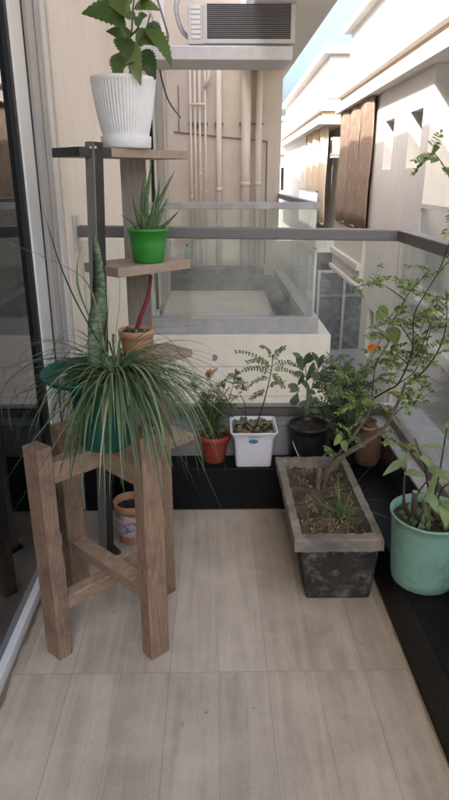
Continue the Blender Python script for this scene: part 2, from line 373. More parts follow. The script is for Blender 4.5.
M['bamboo_pale'] = mat('pale_bamboo', (.6,.51,.4), (.5,.41,.31), 5, .85, .3, 60, stretch=(6,6,1))
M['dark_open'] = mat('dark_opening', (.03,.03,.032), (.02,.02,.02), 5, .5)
M['sticker'] = mat('teal_sticker', (.03,.25,.28), (.02,.16,.2), 80, .4)
M['bottle'] = mat('green_plastic_bottle', (.1,.3,.17), (.08,.24,.14), 8, .2)
M['orange'] = mat('orange_petal', (.9,.33,.015), (.8,.22,.01), 60, .7)
M['wire'] = mat('dark_wire', (.03,.03,.03), (.02,.02,.02), 10, .6)
M['glass'] = glassmat('railing_glass', (.95,.97,.955), 1.45, .05, (.62,.62,.6), mul=.6)
M['glass_far'] = glassmat('dusty_neighbour_glass', (.94,.96,.94), 1.45, .05, (.65,.65,.62), mul=.7)
M['glass_door'] = glassmat('door_glass', (.55,.57,.57), 1.6, .012, (.4,.4,.4), mul=1.25)
M['window_glass'] = glassmat('window_glass', (.4,.42,.43), 1.6, .02, mul=1.2)
# foliage
M['lf_grass'] = leafmat('mondo_blade', (.025,.055,.016), (.17,.22,.10), .2, .42, (.36,.33,.2))
M['lf_snake'] = None
M['lf_hib'] = leafmat('serrated_leaf', (.04,.08,.018), (.14,.21,.055), .45, .42, (.2,.26,.1))
M['lf_aloe'] = mat('aloe_flesh', (.075,.13,.045), (.05,.095,.032), 30, .5, .03, c3=(.22,.28,.16), s3=130)
M['lf_mari'] = leafmat('marigold_leaf', (.03,.05,.016), (.11,.15,.055), .3, .55)
M['lf_pale'] = leafmat('pale_leaflet', (.10,.17,.05), (.2,.28,.11), .4, .5, (.3,.3,.1))
M['lf_lime'] = leafmat('lime_leaflet', (.07,.12,.035), (.29,.37,.12), .45, .5, (.45,.42,.15))
M['lf_greygreen'] = leafmat('grey_green_leaf', (.06,.085,.045), (.17,.21,.14), .25, .4)
M['lf_fern'] = leafmat('feathery_leaf', (.04,.065,.03), (.12,.16,.085), .3, .55)
M['lf_sage'] = leafmat('pale_sage_leaf', (.12,.17,.07), (.24,.31,.15), .4, .45, (.3,.32,.1))
M['lf_dry'] = leafmat('dry_straw', (.13,.1,.055), (.3,.25,.14), .15, .8, (.1,.14,.04))

def snakemat():
    m = mat('banded_snake_leaf', (.17,.215,.125), (.055,.09,.045), 22, .5, .02, stretch=(1,1,3.4), dist=2.5, ramp=(.42,.6))
    return m
M['lf_snake'] = snakemat()

# ================================================================== SETTING
GZ = -3.05
tag(MB().box(-300, 300, -300, 600, GZ-.3, GZ).build('ground', M['alley']), None, None, kind='structure')
# balcony floor
tag(MB().box(-.578, .547, -1.0, 2.237, -.02, 0).build('floor', M['tile']), None, None, kind='structure')
# kerb round the balcony: black polished granite face and lower ledge, granite upstand and coping under the glass
k = tag(bpy.data.objects.new('kerb', None), None, None, kind='structure'); COL.objects.link(k)
MB().box(-.535, .545, 2.235, 2.362, -.02, .19).box(.545, .672, -1.0, 2.362, -.02, .19).build('kerb_step', M['granite'], k, bevel=.004)
MB().box(-.535, .672, 2.364, 2.62, -.02, .333).build('kerb_upstand', M['coping'], k, bevel=.004)
MB().box(.674, .92, -1.0, 2.62, -.02, .331).build('kerb_upstand', M['coping_lit'], k, bevel=.004)  # brightness of the lit side coping comes from its colour
MB().box(-.535, .67, 2.3615, 2.3635, .192, .322).build('kerb_facing', M['kerb_grey'], k)
MB().box(.6715, .6735, -1.0, 2.36, .192, .325).build('kerb_facing', M['coping_dark'], k)
mb = MB()                # uneven sealant run along both floor edges
def bead(x0, sgn, wmax):
    prev = None
    for i in range(131):
        y = -.95+i*.0245; ww = max(.002, wmax*(.25+.9*abs(noise.noise(Vector((y*3.1, x0, 1))))+.5*noise.noise(Vector((y*17, x0, 4)))))
        q = (mb.bm.verts.new((x0, y, .0006)), mb.bm.verts.new((x0, y, .003)), mb.bm.verts.new((x0+sgn*ww, y, .0006)))
        if prev: mb.face((prev[1], q[1], q[2], prev[2]))
        prev = q
bead(-.5775, 1, .022); bead(.5448, -1, .010)
mb.box(-.30, .27, 2.2305, 2.2349, 0, .003)
mb.build('kerb_sealant', M['sealant'], k)

# ------------------------------------------------------------------ own building
WX = -.535
bld = thing('apartment_building', (-.6, 0, GZ), 'beige plastered block that carries the tiled balcony and the balcony beyond it', 'building')
def part(name, mb, m, **kw): return mb.build(name, m, bld, **kw)
part('side_wall', MB().box(-.95, WX, 2.31, 3.398, GZ, 2.802), M['plaster'])
part('side_wall', MB().box(-.95, WX, 3.4, 5.42, GZ, 2.5), M['plaster'])
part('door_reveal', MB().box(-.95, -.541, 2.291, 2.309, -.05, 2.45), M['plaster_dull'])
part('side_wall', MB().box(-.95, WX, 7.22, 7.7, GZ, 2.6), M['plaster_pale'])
part('lintel', MB().box(-.95, WX, 5.42, 7.22, 2.35, 2.6), M['plaster'])
part('base_wall', MB().box(-.95, -.56, 5.42, 7.22, GZ, -.02), M['plaster'])
part('lintel', MB().box(-.95, -.537, -1.2, 2.309, 2.45, 2.802), M['plaster'])
part('back_wall', MB().box(-.95, -.6, -6, -1.21, GZ, 2.802), M['plaster'])
part('base_wall', MB().box(-.95, -.6, -1.02, 2.309, GZ, -.05), M['plaster'])
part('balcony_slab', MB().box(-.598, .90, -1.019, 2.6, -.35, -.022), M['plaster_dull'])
part('upper_slab', MB().box(-.95, .9, .6, 3.398, 2.81, 3.0), M['ceiling'])  # unseen slab added overhead to darken the far end of the balcony
part('upper_slab', MB().box(.3, .9, 3.4, 7.69, 2.505, 2.8), M['ceiling'])  # shaped as an edge strip so skylight reaches the end wall
part('upper_slab', MB().box(-4, .9, 7.692, 24, 2.505, 2.8), M['ceiling'])
part('upper_slab', MB().box(-4, -.62, 3.4, 7.69, 2.505, 2.8), M['ceiling'])
PAR = 3.86
part('upper_parapet', MB().box(.78, .9, 3.4, 24, 2.802, PAR), M['plaster'])
part('upper_storey', MB().box(-8, -.6, -6, 24, 2.803, 5.4), M['plaster'])
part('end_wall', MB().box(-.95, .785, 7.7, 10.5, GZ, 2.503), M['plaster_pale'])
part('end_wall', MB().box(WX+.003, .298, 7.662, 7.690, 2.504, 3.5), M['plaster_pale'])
part('rear_block', MB().box(-.95, .5, 10.502, 24, GZ, 2.503), M['plaster'])
# the neighbour's balcony in front of that end wall
part('balcony_front', MB().box(WX+.002, .94, 4.8, 5.02, GZ, .107), M['plaster'], bevel=.006)
part('balcony_front', MB().box(.72, .94, 5.022, 7.698, GZ, .107), M['plaster'])
part('balcony_floor', MB().box(WX+.002, .718, 5.022, 7.698, -.3, 0), M['plaster_dull'])
part('balcony_kerb', MB().box(WX+.004, .6, 7.5, 7.698, .001, .275).box(.6, .718, 5.024, 7.698, .001, .16), M['stone_dark'], bevel=.01)
part('balcony_groove', MB().box(WX+.004, .938, 4.797, 4.801, -.16, -.15).box(WX+.004, .938, 4.797, 4.801, -.42, -.41), M['plaster_dull'])
mb = MB()
pc_ = Vector((.0, 4.7985, -.08)); vs = []
for k_ in range(18):
    a_ = 2*math.pi*k_/18; r_ = .022*(1+.5*noise.noise(Vector((math.cos(a_)*2, math.sin(a_)*2, 5))))
    vs.append(mb.bm.verts.new(pc_+Vector((r_*math.cos(a_), 0, r_*math.sin(a_)*1.3))))
vb = [mb.bm.verts.new(v.co+Vector((0,.003,0))) for v in vs]; mb.face(vs)
for k_ in range(18): mb.face((vs[k_], vs[(k_+1)%18], vb[(k_+1)%18], vb[k_]))
part('plaster_patch', mb, M['coping'])
part('ac_shelf', MB().box(WX+.002, .585, 5.1, 5.55, 2.12, 2.215), M['alu_light'], bevel=.006)
# conduits on the end wall
part('conduit', MB().bar((-.46,7.69,1.80), (.62,7.69,1.70), .012, .012).bar((.62,7.69,1.70), (.62,7.69,.3), .012, .012).bar((-.4,7.69,2.28), (-.4,7.69,1.80), .010, .010), M['conduit'])

# ------------------------------------------------------------------ pipes on the neighbour's end wall
def pipe(x, r, label, group, y=7.62):
    t = thing('drain_pipe', (x, y, 0), label, 'pipe', group)
    MB().tube([(x,y,.277),(x,y,2.5)], r, 14).build('tube', M['pipe'], t, smooth=True)
    z0 = 1.0+.35*((x*7) % 1)
    MB().tube([(x,y,z0),(x,y,z0+.05)], r*1.07, 14).build('coupling', M['pipe'], t, smooth=True)
    MB().bar((x-r*1.2-.01, 7.66, 1.885), (x+r*1.2+.01, 7.66, 1.885), .07, .022).build('clamp', M['conduit'], t)
    return t
for x, l in ((-.262,'thin cream water pipe nearest the door on the wall below the air conditioner'),
             (-.212,'thin cream water pipe, second from the door on the wall below the air conditioner'),
             (-.158,'thin cream water pipe, third from the door on the wall below the air conditioner'),
             (-.095,'thin cream water pipe, the last of the four before the medium pipe')):
    pipe(x, .014, l, 'thin water pipes on the wall')
pipe(.06, .034, 'medium cream drain pipe between the thin pipes and the thickest pipe', 'thick drain pipes on the wall')
pipe(.37, .056, 'thickest cream drain pipe on the wall below the air conditioner', 'thick drain pipes on the wall')
pipe(.515, .038, 'cream drain pipe nearest the outer corner of the wall, right of the thickest', 'thick drain pipes on the wall')
t = thing('pipe_link', (-.18, 7.62, 2.1), 'short cross pipe joining the thin cream water pipes', 'pipe')
MB().tube([(-.262,7.59,2.08),(-.095,7.59,2.08)], .013, 10).build('tube', M['pipe'], t, smooth=True)
MB().tube([(-.05,7.6,2.5),(-.05,7.6,2.36),(-.095,7.59,2.25)], .02, 10).build('bend', M['pipe'], t, smooth=True)

# ------------------------------------------------------------------ air conditioner
ac = thing('air_conditioner', (.22, 5.2, 2.217), 'grey white outdoor air conditioner unit on the metal shelf', 'air conditioner')
AX0, AX1 = -.19, .61
MB().box(AX0, AX1, 5.2, 5.5, 2.24, 2.5).build('casing', M['ac'], ac, bevel=.008)
for fx in (AX0+.02, AX1-.1): MB().box(fx, fx+.08, 5.24, 5.46, 2.217, 2.24).build('foot', M['ac_dark'], ac)
MB().box(-.045, .575, 5.192, 5.1995, 2.275, 2.5).build('coil', M['ac_dark'], ac)
mb = MB()
for i in range(18):
    z = 2.283+i*.0125; mb.box(-.045, .575, 5.182, 5.191, z, z+.0042)
mb.build('grille', M['fin'], ac)
MB().box(-.07, -.046, 5.18, 5.1995, 2.245, 2.5).box(.576, .609, 5.18, 5.1995, 2.245, 2.5).box(-.045, .575, 5.18, 5.1995, 2.245, 2.273).build('grille_frame', M['ac'], ac)
mb = MB()
for i in range(7): mb.box(-.165, -.095, 5.193, 5.1998, 2.275+i*.032, 2.297+i*.032)
mb.build('side_louvre', M['white_pot'], ac, bevel=.003)
pw = [at(180, -5, 5.3), at(176, 5, 5.3), at(178, 20, 5.32), at(183, 32, 5.35), at(189, 38, 5.4)]
tag(MB().tube(smooth_pts(pw), .018, 10).build('refrigerant_pipe', M['alu_light'], smooth=True), 'silvery wrapped pipe hanging beside the outdoor air conditioner', 'pipe')
pw = [at(157, -2, 5.45), at(163, 18, 5.45), at(168, 40, 5.48), Vector((-.44, 5.56, 2.2)), Vector((-.42, 6.2, 1.98)), Vector((-.38, 7.66, 1.95))]
tag(MB().tube(smooth_pts(pw), .008, 8).build('cable', M['conduit'], smooth=True), 'thin slack cable running down the wall past the shelf end', 'cable')

# ------------------------------------------------------------------ railings
def railing(name, label, yb, x0, x1, yend, g, zb, zt, rail_h, xr, cw, tilt=0, mch='alu', chd=.1):
    t = thing(name, (x0, yb, zb), label, 'railing')
    r = MB(); r.bar((x0, yb, zt+tilt), (xr+.03, yb, zt), .062, rail_h); r.build('top_rail', M['alu' if mch == 'alu' else 'alu_mid'], t, bevel=.004)
    r = MB().box(xr-.031, xr+.031, yb+.0325, yend, zt-rail_h/2, zt+rail_h/2) if yend > yb else MB().box(xr-.031, xr+.031, yend, yb-.0325, zt-rail_h/2, zt+rail_h/2)
    r.build('top_rail', M['alu' if mch == 'alu' else 'alu_mid'], t, bevel=.004)
    sgn = 1 if yend > yb else -1
    MB().box(x0+.012, xr-.010, yb-.006, yb+.006, zb+.012, zt-rail_h/2+.003).build('glass_pane', g, t)
    ya, yb2 = sorted((yb+sgn*.010, yend-sgn*.02))
    MB().box(xr-.006, xr+.006, ya, yb2, zb+.012, zt-rail_h/2+.003).build('glass_pane', g, t)
    MB().box(x0+.004, xr+cw, yb-cw, yb+cw, zb, zb+chd).build('base_channel', M[mch], t, bevel=.003)
    ya, yb2 = sorted((yb+sgn*(cw+.002), yend))
    MB().box(xr-cw, xr+cw, ya, yb2, zb, zb+chd).build('base_channel', M['channel' if sgn < 0 else mch], t, bevel=.003)
    return t
rl = railing('balcony_railing', 'dark grey aluminium handrail on clear glass round the tiled balcony', 2.47, WX, .75, -1.0, M['glass'], .334, 1.088, .042, .745, .018, .018, 'alu', .035)
MB().box(WX+.0005, WX+.008, 2.40, 2.47, 1.03, 1.17).build('wall_bracket', M['alu_light'], rl, bevel=.003)
MB().box(WX+.012, .72, 2.448, 2.452, .37, .374).build('gasket', M['gasket'], rl)
railing('balcony_railing', 'grey aluminium handrail on dusty glass round the balcony below the air conditioner', 4.9, WX, .79, 7.69, M['glass_far'], .108, 1.10, .05, .79, .05, 0, 'alu_mid', .13)

# small green bottle on the neighbour's kerb
bt = thing('plastic_bottle', (-.33, 7.56, .277), 'small green plastic bottle on the dark kerb behind the dusty glass', 'bottle')
c = (-.33, 7.56, .277)
MB().lathe([(.03,0),(.034,.01),(.034,.16),(.028,.2),(.013,.235),(.013,.25)], c, 18, capt=True).build('body', M['bottle'], bt, smooth=True)
MB().lathe([(.015,.2505),(.015,.275)], c, 14, capt=True).build('cap', M['teal_pot'], bt, smooth=True)

# ------------------------------------------------------------------ sliding doors
def door(name, label, y_l, y_s0, y_s1, y_end, x, zt):
    """white stile y_s0..y_s1, black gap, grey jamb to y_end, pane from y_l to stile"""
    t = thing(name, (x, y_s1, 0), label, 'door')
    fr = MB().box(x-.06, x+.012, y_s1+.030, y_end-.05, .0, zt).build('frame', M['jamb'], t, bevel=.003)
    sub('frame_lip', MB().box(x-.045, x+.019, y_end-.0495, y_end-.001, .0, zt), M['upvc'], fr, bevel=.003)
    sub('frame_lip', MB().box(x+.0125, x+.018, y_s1+.10, y_s1+.13, .0, zt), M['jamb'], fr, bevel=.002)
    MB().box(x-.06, x-.002, y_s1+.001, y_s1+.029, .055, zt).build('gasket', M['gasket'], t)
    sh = MB().box(x-.045, x+.002, y_s0, y_s1, .085, zt).box(x-.045, x+.002, y_l, y_s0-.026, .052, .082).build('sash', M['upvc'], t, bevel=.004)
    sub('gasket', MB().box(x-.035, x-.004, y_s0-.025, y_s0-.0005, .084, zt), M['gasket'], sh)
    sub('glass_pane', MB().box(x-.024, x-.018, y_l, y_s0-.026, .083, zt), M['glass_door'], sh)
    return t
d = door('sliding_door', 'white framed glass sliding door along the tiled balcony', -1.0, 1.945, 2.065, 2.29, -.562, 2.45)
MB().box(-.70, -.578, -1.0, 2.29, -.02, .048).build('sill', M['upvc'], d, bevel=.004)
MB().box(-.64, -.612, -1.0, 2.0, .0485, .0515).build('track', M['gasket'], d)
d = door('sliding_door', 'grey framed glass sliding door below the air conditioner shelf, beyond the railing', 5.43, 6.0, 6.22, 7.2, -.545, 2.34)
# room behind the near door, with a dark curtain
rm = thing('curtain', (-.9, 1.0, 0), 'dark brown curtain hanging behind the sliding glass door', 'curtain')
mb = MB(); vs = []
for i in range(161):
    y = .3+i*.0105; xx = -.84+.03*math.sin(i*.55)+.012*math.sin(i*1.7)
    vs.append((mb.bm.verts.new((xx,y,.03)), mb.bm.verts.new((xx,y,2.4))))
for i in range(160): mb.face((vs[i][0], vs[i+1][0], vs[i+1][1], vs[i][1]))
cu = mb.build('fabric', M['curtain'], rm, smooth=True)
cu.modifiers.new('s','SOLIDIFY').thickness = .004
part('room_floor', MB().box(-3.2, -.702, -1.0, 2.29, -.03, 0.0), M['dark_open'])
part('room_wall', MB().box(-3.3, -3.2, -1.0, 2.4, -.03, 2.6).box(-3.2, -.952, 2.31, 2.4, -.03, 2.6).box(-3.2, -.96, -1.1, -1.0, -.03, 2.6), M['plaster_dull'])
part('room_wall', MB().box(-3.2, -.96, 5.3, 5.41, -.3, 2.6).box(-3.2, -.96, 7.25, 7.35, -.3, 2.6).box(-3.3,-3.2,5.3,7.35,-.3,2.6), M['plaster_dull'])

# ================================================================== houses across the alley
TH = -R_(1.4)
def house(name, label, origin, rz=TH): return thing(name, origin, label, 'house', None, rz)
class HB(MB):          # boxes in a house's own frame (u along the alley, v away from it)
    def __init__(s, h): super().__init__(); s.h = h
    def b(s, v0, v1, u0, u1, z0, z1):
        n0 = len(s.bm.verts); s.box(v0, v1, u0, u1, z0, z1); s.bm.verts.ensure_lookup_table()
        for q in list(s.bm.verts)[n0:]: q.co = s.h.matrix_basis @ q.co
        return s
A = house('white_house', 'white two storey house with a brown blind and slit windows across the alley', (2.6, 10.7, 0))
U0 = -2.95                  # near end of the projecting wing
win = [(-1.25, -.72, 1.42, 2.1), (-2.62, -2.05, 1.42, 2.1)]
low = [(-1.0, -.55, -1.55, -.75)]
mb = HB(A)
# wing front wall as vertical strips with real openings, .3 thick
cuts = sorted(set([U0, 0] + [q for w_ in win for q in w_[:2]]))
for u0, u1 in zip(cuts[:-1], cuts[1:]):
    w_ = next((q for q in win if abs(q[0]-u0) < 1e-6), None)
    if w_: mb.b(0, .3, u0, u1, -.3, w_[2]).b(0, .3, u0, u1, w_[3], 2.52)
    else: mb.b(0, .3, u0, u1, -.3, 2.52)
cl = low[0]
mb.b(0, .3, U0, cl[0], GZ, -.3).b(0, .3, cl[1], 0, GZ, -.3).b(0, .3, cl[0], cl[1], GZ, cl[2]).b(0, .3, cl[0], cl[1], cl[3], -.3)
mb.b(.3, 4, -.25, 0, GZ, 2.52).b(.3, 4, U0, U0+.25, GZ, 2.52)
mb.build('wing_wall', M['white_wall'], A)
for q in win+low:
    fr = HB(A).b(.24, .28, q[0]-.01, q[1]+.01, q[2]-.01, q[2]+.035).b(.24, .28, q[0]-.01, q[0]+.035, q[2]+.035, q[3]).b(.24, .28, q[1]-.035, q[1]+.01, q[2]+.035, q[3]).build('window', M['upvc'], A)
    sub('pane', HB(A).b(.262, .268, q[0]+.03, q[1]-.03, q[2]+.03, q[3]+.01), M['window_glass'], fr)
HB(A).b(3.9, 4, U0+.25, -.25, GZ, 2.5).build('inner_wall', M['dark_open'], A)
# long eave: soffit slab, lower fascia, brown reveal, upper fascia, parapet, cap
E0, E1 = -9.5, 3.0
HB(A).b(-.18, 4.2, E0, E1, 2.52, 2.70).build('lower_fascia', M['white_wall'], A, bevel=.01)
HB(A).b(-.10, 4.2, E0, E1-.06, 2.701, 2.80).build('reveal', M['brown_reveal_shade'], A)
HB(A).b(-.18, 4.2, E0, E1, 2.801, 3.0).build('upper_fascia', M['white_wall'], A, bevel=.01)
HB(A).b(.04, 4.2, E0, E1-.3, 3.0, 3.07).build('reveal', M['brown_reveal_shade'], A)  # slots under the parapet, shadow put into the colour
mb = HB(A); u = E0
while u < E1-.35:
    mb.b(-.005, .0395, u, min(u+.16, E1-.3), 3.001, 3.069); u += 1.1
mb.b(0, 4.2, E0, E1-.3, 3.07, 3.92); mb.build('parapet', M['white_wall'], A)
HB(A).b(-.14, 4.2, E0, E1-.16, 3.92, 4.06).build('parapet_cap', M['white_wall'], A, bevel=.01)
# deep set far balcony with the blind
HB(A).b(1.2, 1.4, 0, E1-.1, -.1, 2.52).b(0.1, 1.2, E1-.3, E1-.1, -.1, 2.52).build('balcony_wall', M['cream_wall'], A)
HB(A).b(-.14, 1.4, .002, E1, -.22, -.1).build('slab_edge', M['white_wall'], A, bevel=.01)
HB(A).b(-.08, 1.4, .002, E1-.04, -.46, -.22).build('slab_face', M['cream_wall'], A)
HB(A).b(-.14, 1.4, .002, E1, -.54, -.46).build('slab_edge', M['white_wall'], A, bevel=.01)
HB(A).b(-.06, .06, .002, E1-.05, -.1, .42).build('balcony_parapet', M['cream_wall'], A)
HB(A).b(.9, 1.1, .002, E1, GZ, -.54).build('ground_floor_wall', M['stone_dark'], A)
dr = HB(A).b(.84, .9, .7, .8, GZ, -1.0).b(.84, .9, 1.5, 1.6, GZ, -1.0).b(.84, .9, .8, 1.5, -1.1, -1.0).build('door_frame', M['upvc'], A)
sub('door_leaf', HB(A).b(.87, .899, .8, 1.5, GZ, -1.1), M['stone_dark'], dr)
# near part set back, with its own balcony slab
HB(A).b(1.0, 1.2, E0, U0, GZ, 2.52).build('set_back_wall', M['white_wall'], A)
for u in (-4.6, -6.8):
    fr = HB(A).b(.96, .999, u-.55, u-.48, 0, 2.1).b(.96, .999, u+.48, u+.55, 0, 2.1).b(.96, .999, u-.48, u+.48, 2.03, 2.1).build('window', M['upvc'], A)
    sub('pane', HB(A).b(.975, .985, u-.48, u+.48, 0, 2.03), M['window_glass'], fr)
HB(A).b(-.05, 1.0, E0, U0-.002, -.05, .06).b(-.14, 1.0, E0, U0-.002, -.14, -.05).build('slab_edge', M['white_wall'], A, bevel=.01)
HB(A).b(-.06, 1.0, E0, U0-.002, -.42, -.14).build('slab_face', M['cream_wall'], A)
HB(A).b(-.14, 1.0, E0, U0-.002, -.55, -.42).build('slab_edge', M['white_wall'], A, bevel=.01)
for u in (-4.2, -5.6, -7.2):
    fr = HB(A).b(.94, .999, u-.4, u-.34, -2.2, -.9).b(.94, .999, u+.34, u+.4, -2.2, -.9).b(.94,.999,u-.34,u+.34,-.96,-.9).build('window', M['upvc'], A)
    sub('pane', HB(A).b(.97, .98, u-.34, u+.34, -2.2, -.96), M['window_glass'], fr)
rr = thing('balcony_railing', (2.6, 10.7, 0), 'pale metal and glass railing of the set back balcony across the alley', 'railing', None, TH)
HB(rr).b(-.03, .03, E0, U0-.01, .96, 1.01).build('top_rail', M['alu_light'], rr)
HB(rr).b(-.008, .008, E0, U0-.02, .061, .96).build('glass_pane', M['glass_far'], rr)
HB(rr).b(-.02, .02, U0-.045, U0-.012, .061, .96).build('post', M['alu_light'], rr)
# brown bamboo blinds: three hanging strips each its own thing
def blind(h, v, u0, u1, z0, z1, m, label, group, amp=.04, name='bamboo_blind'):
    t = thing(name, h.matrix_basis @ Vector((v, (u0+u1)/2, z1)), label, 'blind', group, TH)
    mb = MB(); vs = []; n = 24
    for i in range(n+1):
        f = i/n; u = u0+(u1-u0)*f; vv = v-amp*math.sin(math.pi*f)
        col = []
        for j in range(9):
            g = j/8; z = z1+(z0+.03*math.sin(f*5+u0)-z1)*g
            col.append(mb.bm.verts.new(h.matrix_basis @ Vector((vv+.012*math.sin(g*7+u0*3), u, z))))
        vs.append(col)
    for i in range(n):
        for j in range(8): mb.face((vs[i][j], vs[i+1][j], vs[i+1][j+1], vs[i][j+1]))
    o = mb.build('slat_sheet', m, t, smooth=True); s_ = o.modifiers.new('s','SOLIDIFY'); s_.thickness = .015
    b_ = MB(); b_.tube([h.matrix_basis @ Vector((v-.01, u0+.02, z0-.005)), h.matrix_basis @ Vector((v-.01, u1-.02, z0-.005))], .025, 8).build('bottom_roll', m, t, smooth=True)
    return t
for i, l in enumerate(('brown bamboo blind beside the white wing with slit windows', 'middle one of the three brown bamboo blinds under the eave', 'brown bamboo blind at the far end under the eave, next to the alley gap')):
    blind(A, -.07, -.2+i*1.02, .81+i*1.02, .48, 2.517, M['bamboo'], l, 'brown bamboo blinds under the eave', .03)
# small outdoor unit and downpipe at the far end of this house
q = thing('outdoor_unit', A.matrix_basis @ Vector((-.1, 3.15, 1.9)), 'tiny white air conditioner box beyond the farthest brown blind', 'air conditioner', None, TH)
HB(A).b(-.2, .1, 3.02, 3.3, 1.75, 2.1).build('casing', M['ac'], q, bevel=.01)
HB(A).b(-.205, -.2005, 3.06, 3.26, 1.8, 2.05).build('grille', M['ac_dark'], q)
HB(A).b(-.2, .3, 3.02, 3.3, 1.7, 1.745).build('bracket', M['ac'], q)

B = house('white_house', 'farther white house with a pale striped blind at the end of the alley', (2.72, 16.0, 0))
L_ = 12
HB(B).b(.5, 5, 0, .25, -.5, 2.5).b(.5, .75, .25, L_, -.5, 2.5).b(0, .5, 4.2, L_, -.5, 2.5).build('wall', M['white_wall'], B)
HB(B).b(.48, 5, -.02, L_, GZ, -.502).build('ground_floor_wall', M['stone_dark'], B)
for u in (5.6, 7.6):
    fr = HB(B).b(-.03, -.001, u-.25, u+.25, 1.2, 2.0).build('window', M['upvc'], B)
    sub('pane', HB(B).b(-.036, -.0305, u-.2, u+.2, 1.25, 1.95), M['window_glass'], fr)
HB(B).b(-.22, 5, -.2, L_, 2.5, 2.68).build('lower_fascia', M['white_wall'], B, bevel=.01)
HB(B).b(-.14, 5, -.12, L_, 2.681, 2.79).build('reveal', M['brown_reveal_shade'], B)
HB(B).b(-.22, 5, -.2, L_, 2.791, 3.02).build('upper_fascia', M['white_wall'], B, bevel=.01)
HB(B).b(.03, 5, .05, L_, 3.02, 3.08).build('reveal', M['brown_reveal_shade'], B)  # shadow line below the parapet, painted brown
HB(B).b(0, 5, 0, L_, 3.081, 4.0).build('parapet', M['white_wall'], B)
HB(B).b(-.16, 5, -.16, L_, 4.0, 4.18).build('parapet_cap', M['white_wall'], B, bevel=.01)
HB(B).b(-.2, .498, .0, 4.198, -.5, -.1).build('slab_edge', M['white_wall'], B)
HB(B).b(-.2, -.1, .0, 4.198, -.1, .05).build('balcony_parapet', M['white_wall'], B)
for i, l in enumerate(('pale bamboo blind at the near corner of the farther white house', 'pale bamboo blind in the middle of the farther white house', 'pale bamboo blind farthest down the alley')):
    blind(B, .05, .1+i*1.36, 1.4+i*1.36, .2, 2.49, M['bamboo_pale'], l, 'pale bamboo blinds on the farther house', .08)
rr = thing('balcony_railing', (2.72, 16.0, 0), 'small distant grey railing under the pale blinds', 'railing', None, TH)
HB(B).b(-.17, -.12, .02, 4.18, .95, 1.0).build('top_rail', M['alu'], rr)
HB(B).b(-.15, -.14, .02, 4.18, .051, .95).build('glass_pane', M['glass_far'], rr)
fr = MB().box(2.68, 2.74, 15.86, 15.94, GZ, -.94).box(3.35, 3.41, 15.86, 15.94, GZ, -.94).box(2.74, 3.35, 15.86, 15.94, -1.0, -.94).build('door_frame', M['coping_lit'], B)
sub('door_leaf', MB().box(2.745, 3.345, 15.9, 15.95, GZ, -1.005), M['stone_dark'], fr)
MB().box(2.4, 4.5, 15.87, 15.93, -1.62, -1.56).build('wall_ledge', M['coping'], B)
MB().bar((2.45,15.9,-.55), (2.45,15.9,GZ), .07, .07, (1,0,0)).build('downpipe', M['upvc'], B)
C_ = house('white_house', 'most distant white house closing the end of the alley', (2.0, 36.0, 0))
HB(C_).b(-9, 8, 0, 6, GZ, 4.2).build('wall', M['white_wall'], C_)
HB(C_).b(-9, 8, -.3, 6, 2.5, 2.75).b(-9, 8, -.2, 6, 4.2, 4.4).build('fascia', M['cream_wall'], C_)
for v in (-1.2, .4, 2.0):
    fr = HB(C_).b(v-.35, v+.35, -.05, -.001, .6, 1.9).build('window', M['upvc'], C_)
    sub('pane', HB(C_).b(v-.3, v+.3, -.06, -.051, .65, 1.85), M['window_glass'], fr)
# ground floor yard wall and pole seen through the railing glass
yw = thing('yard_wall', (1.6, 20, GZ), 'dark stone yard wall along the alley below the houses', 'wall')
MB().box(1.15, 2.6, 19.0, 19.25, GZ, -.6).build('masonry', M['stone_dark'], yw)
MB().box(1.1, 2.65, 18.95, 19.3, -.6, -.5).build('coping', M['coping'], yw)
pl = thing('downpipe', (1.86, 11.5, GZ), 'slim white pole standing in the alley behind the dusty glass', 'pole')
MB().tube([(1.86,11.5,GZ),(1.86,11.5,.1)], .04, 12).build('tube', M['upvc'], pl, smooth=True)
MB().box(1.76, 2.05, 11.4, 11.6, .1, .34).build('box', M['ac'], pl, bevel=.01)

# ================================================================== PLANT SHELF (dark post, grey board, four turned boards)
ea = Vector((.72, .694, 0)).normalized(); eb = Vector((-.694, .72, 0)).normalized()
ps = thing('plant_shelf', (-.37, 1.95, 0), 'tall plant shelf with a dark steel post and four wooden boards', 'plant shelf')
pb, pt = Vector((-.405, 1.95, .012)), Vector((-.352, 1.955, 1.40))
rot45 = Matrix((ea, eb, Vector((0,0,1)))).transposed()
mb = MB(); d_ = (pt-pb).normalized()
ux = Vector((math.cos(R_(56)), math.sin(R_(56)), 0))
mb.bar(pb, pt, .036, .036, ux); po = mb.build('post', M['steel_dark'], ps, bevel=.002)
mb = MB()
for dx, dz in ((-.009, 0), (.009, 0)):
    mb.tube([pt+Vector((dx*.8,-.026+abs(dx)*.2,-.016)), pt+Vector((dx*.8,-.030,-.016))], .0035, 8)
sub('screw', mb, M['alu_light'], po)
uy = Vector((-ux.y, ux.x, 0))
MB().bar(pb-ux*.0205+Vector((0,0,.01)), pt-ux*.0205-Vector((0,0,.002)), .0345, .004, ux).build('post_pale_face', M['post_face'], ps)  # thin plate makes the left side of the post paler
MB().obox((-.395, 1.945, .006), (.05, .09, .012), Matrix.Rotation(R_(35), 3, 'Z')).build('foot', M['steel_dark'], ps, bevel=.002)
MB().box(-.318, -.232, 2.215, 2.24, .0, 1.36).build('upright_board', M['upright'], ps, bevel=.002)
def shelf(c0, z, la, lb, th, back=0):
    c0 = Vector((c0[0], c0[1], z)); c = c0+ea*(la/2)+eb*(lb/2)
    o = MB().obox((c.x, c.y, z-th/2), (la, lb, th), rot45).build('shelf_board', M['shelf'], ps, bevel=.002)
    return o
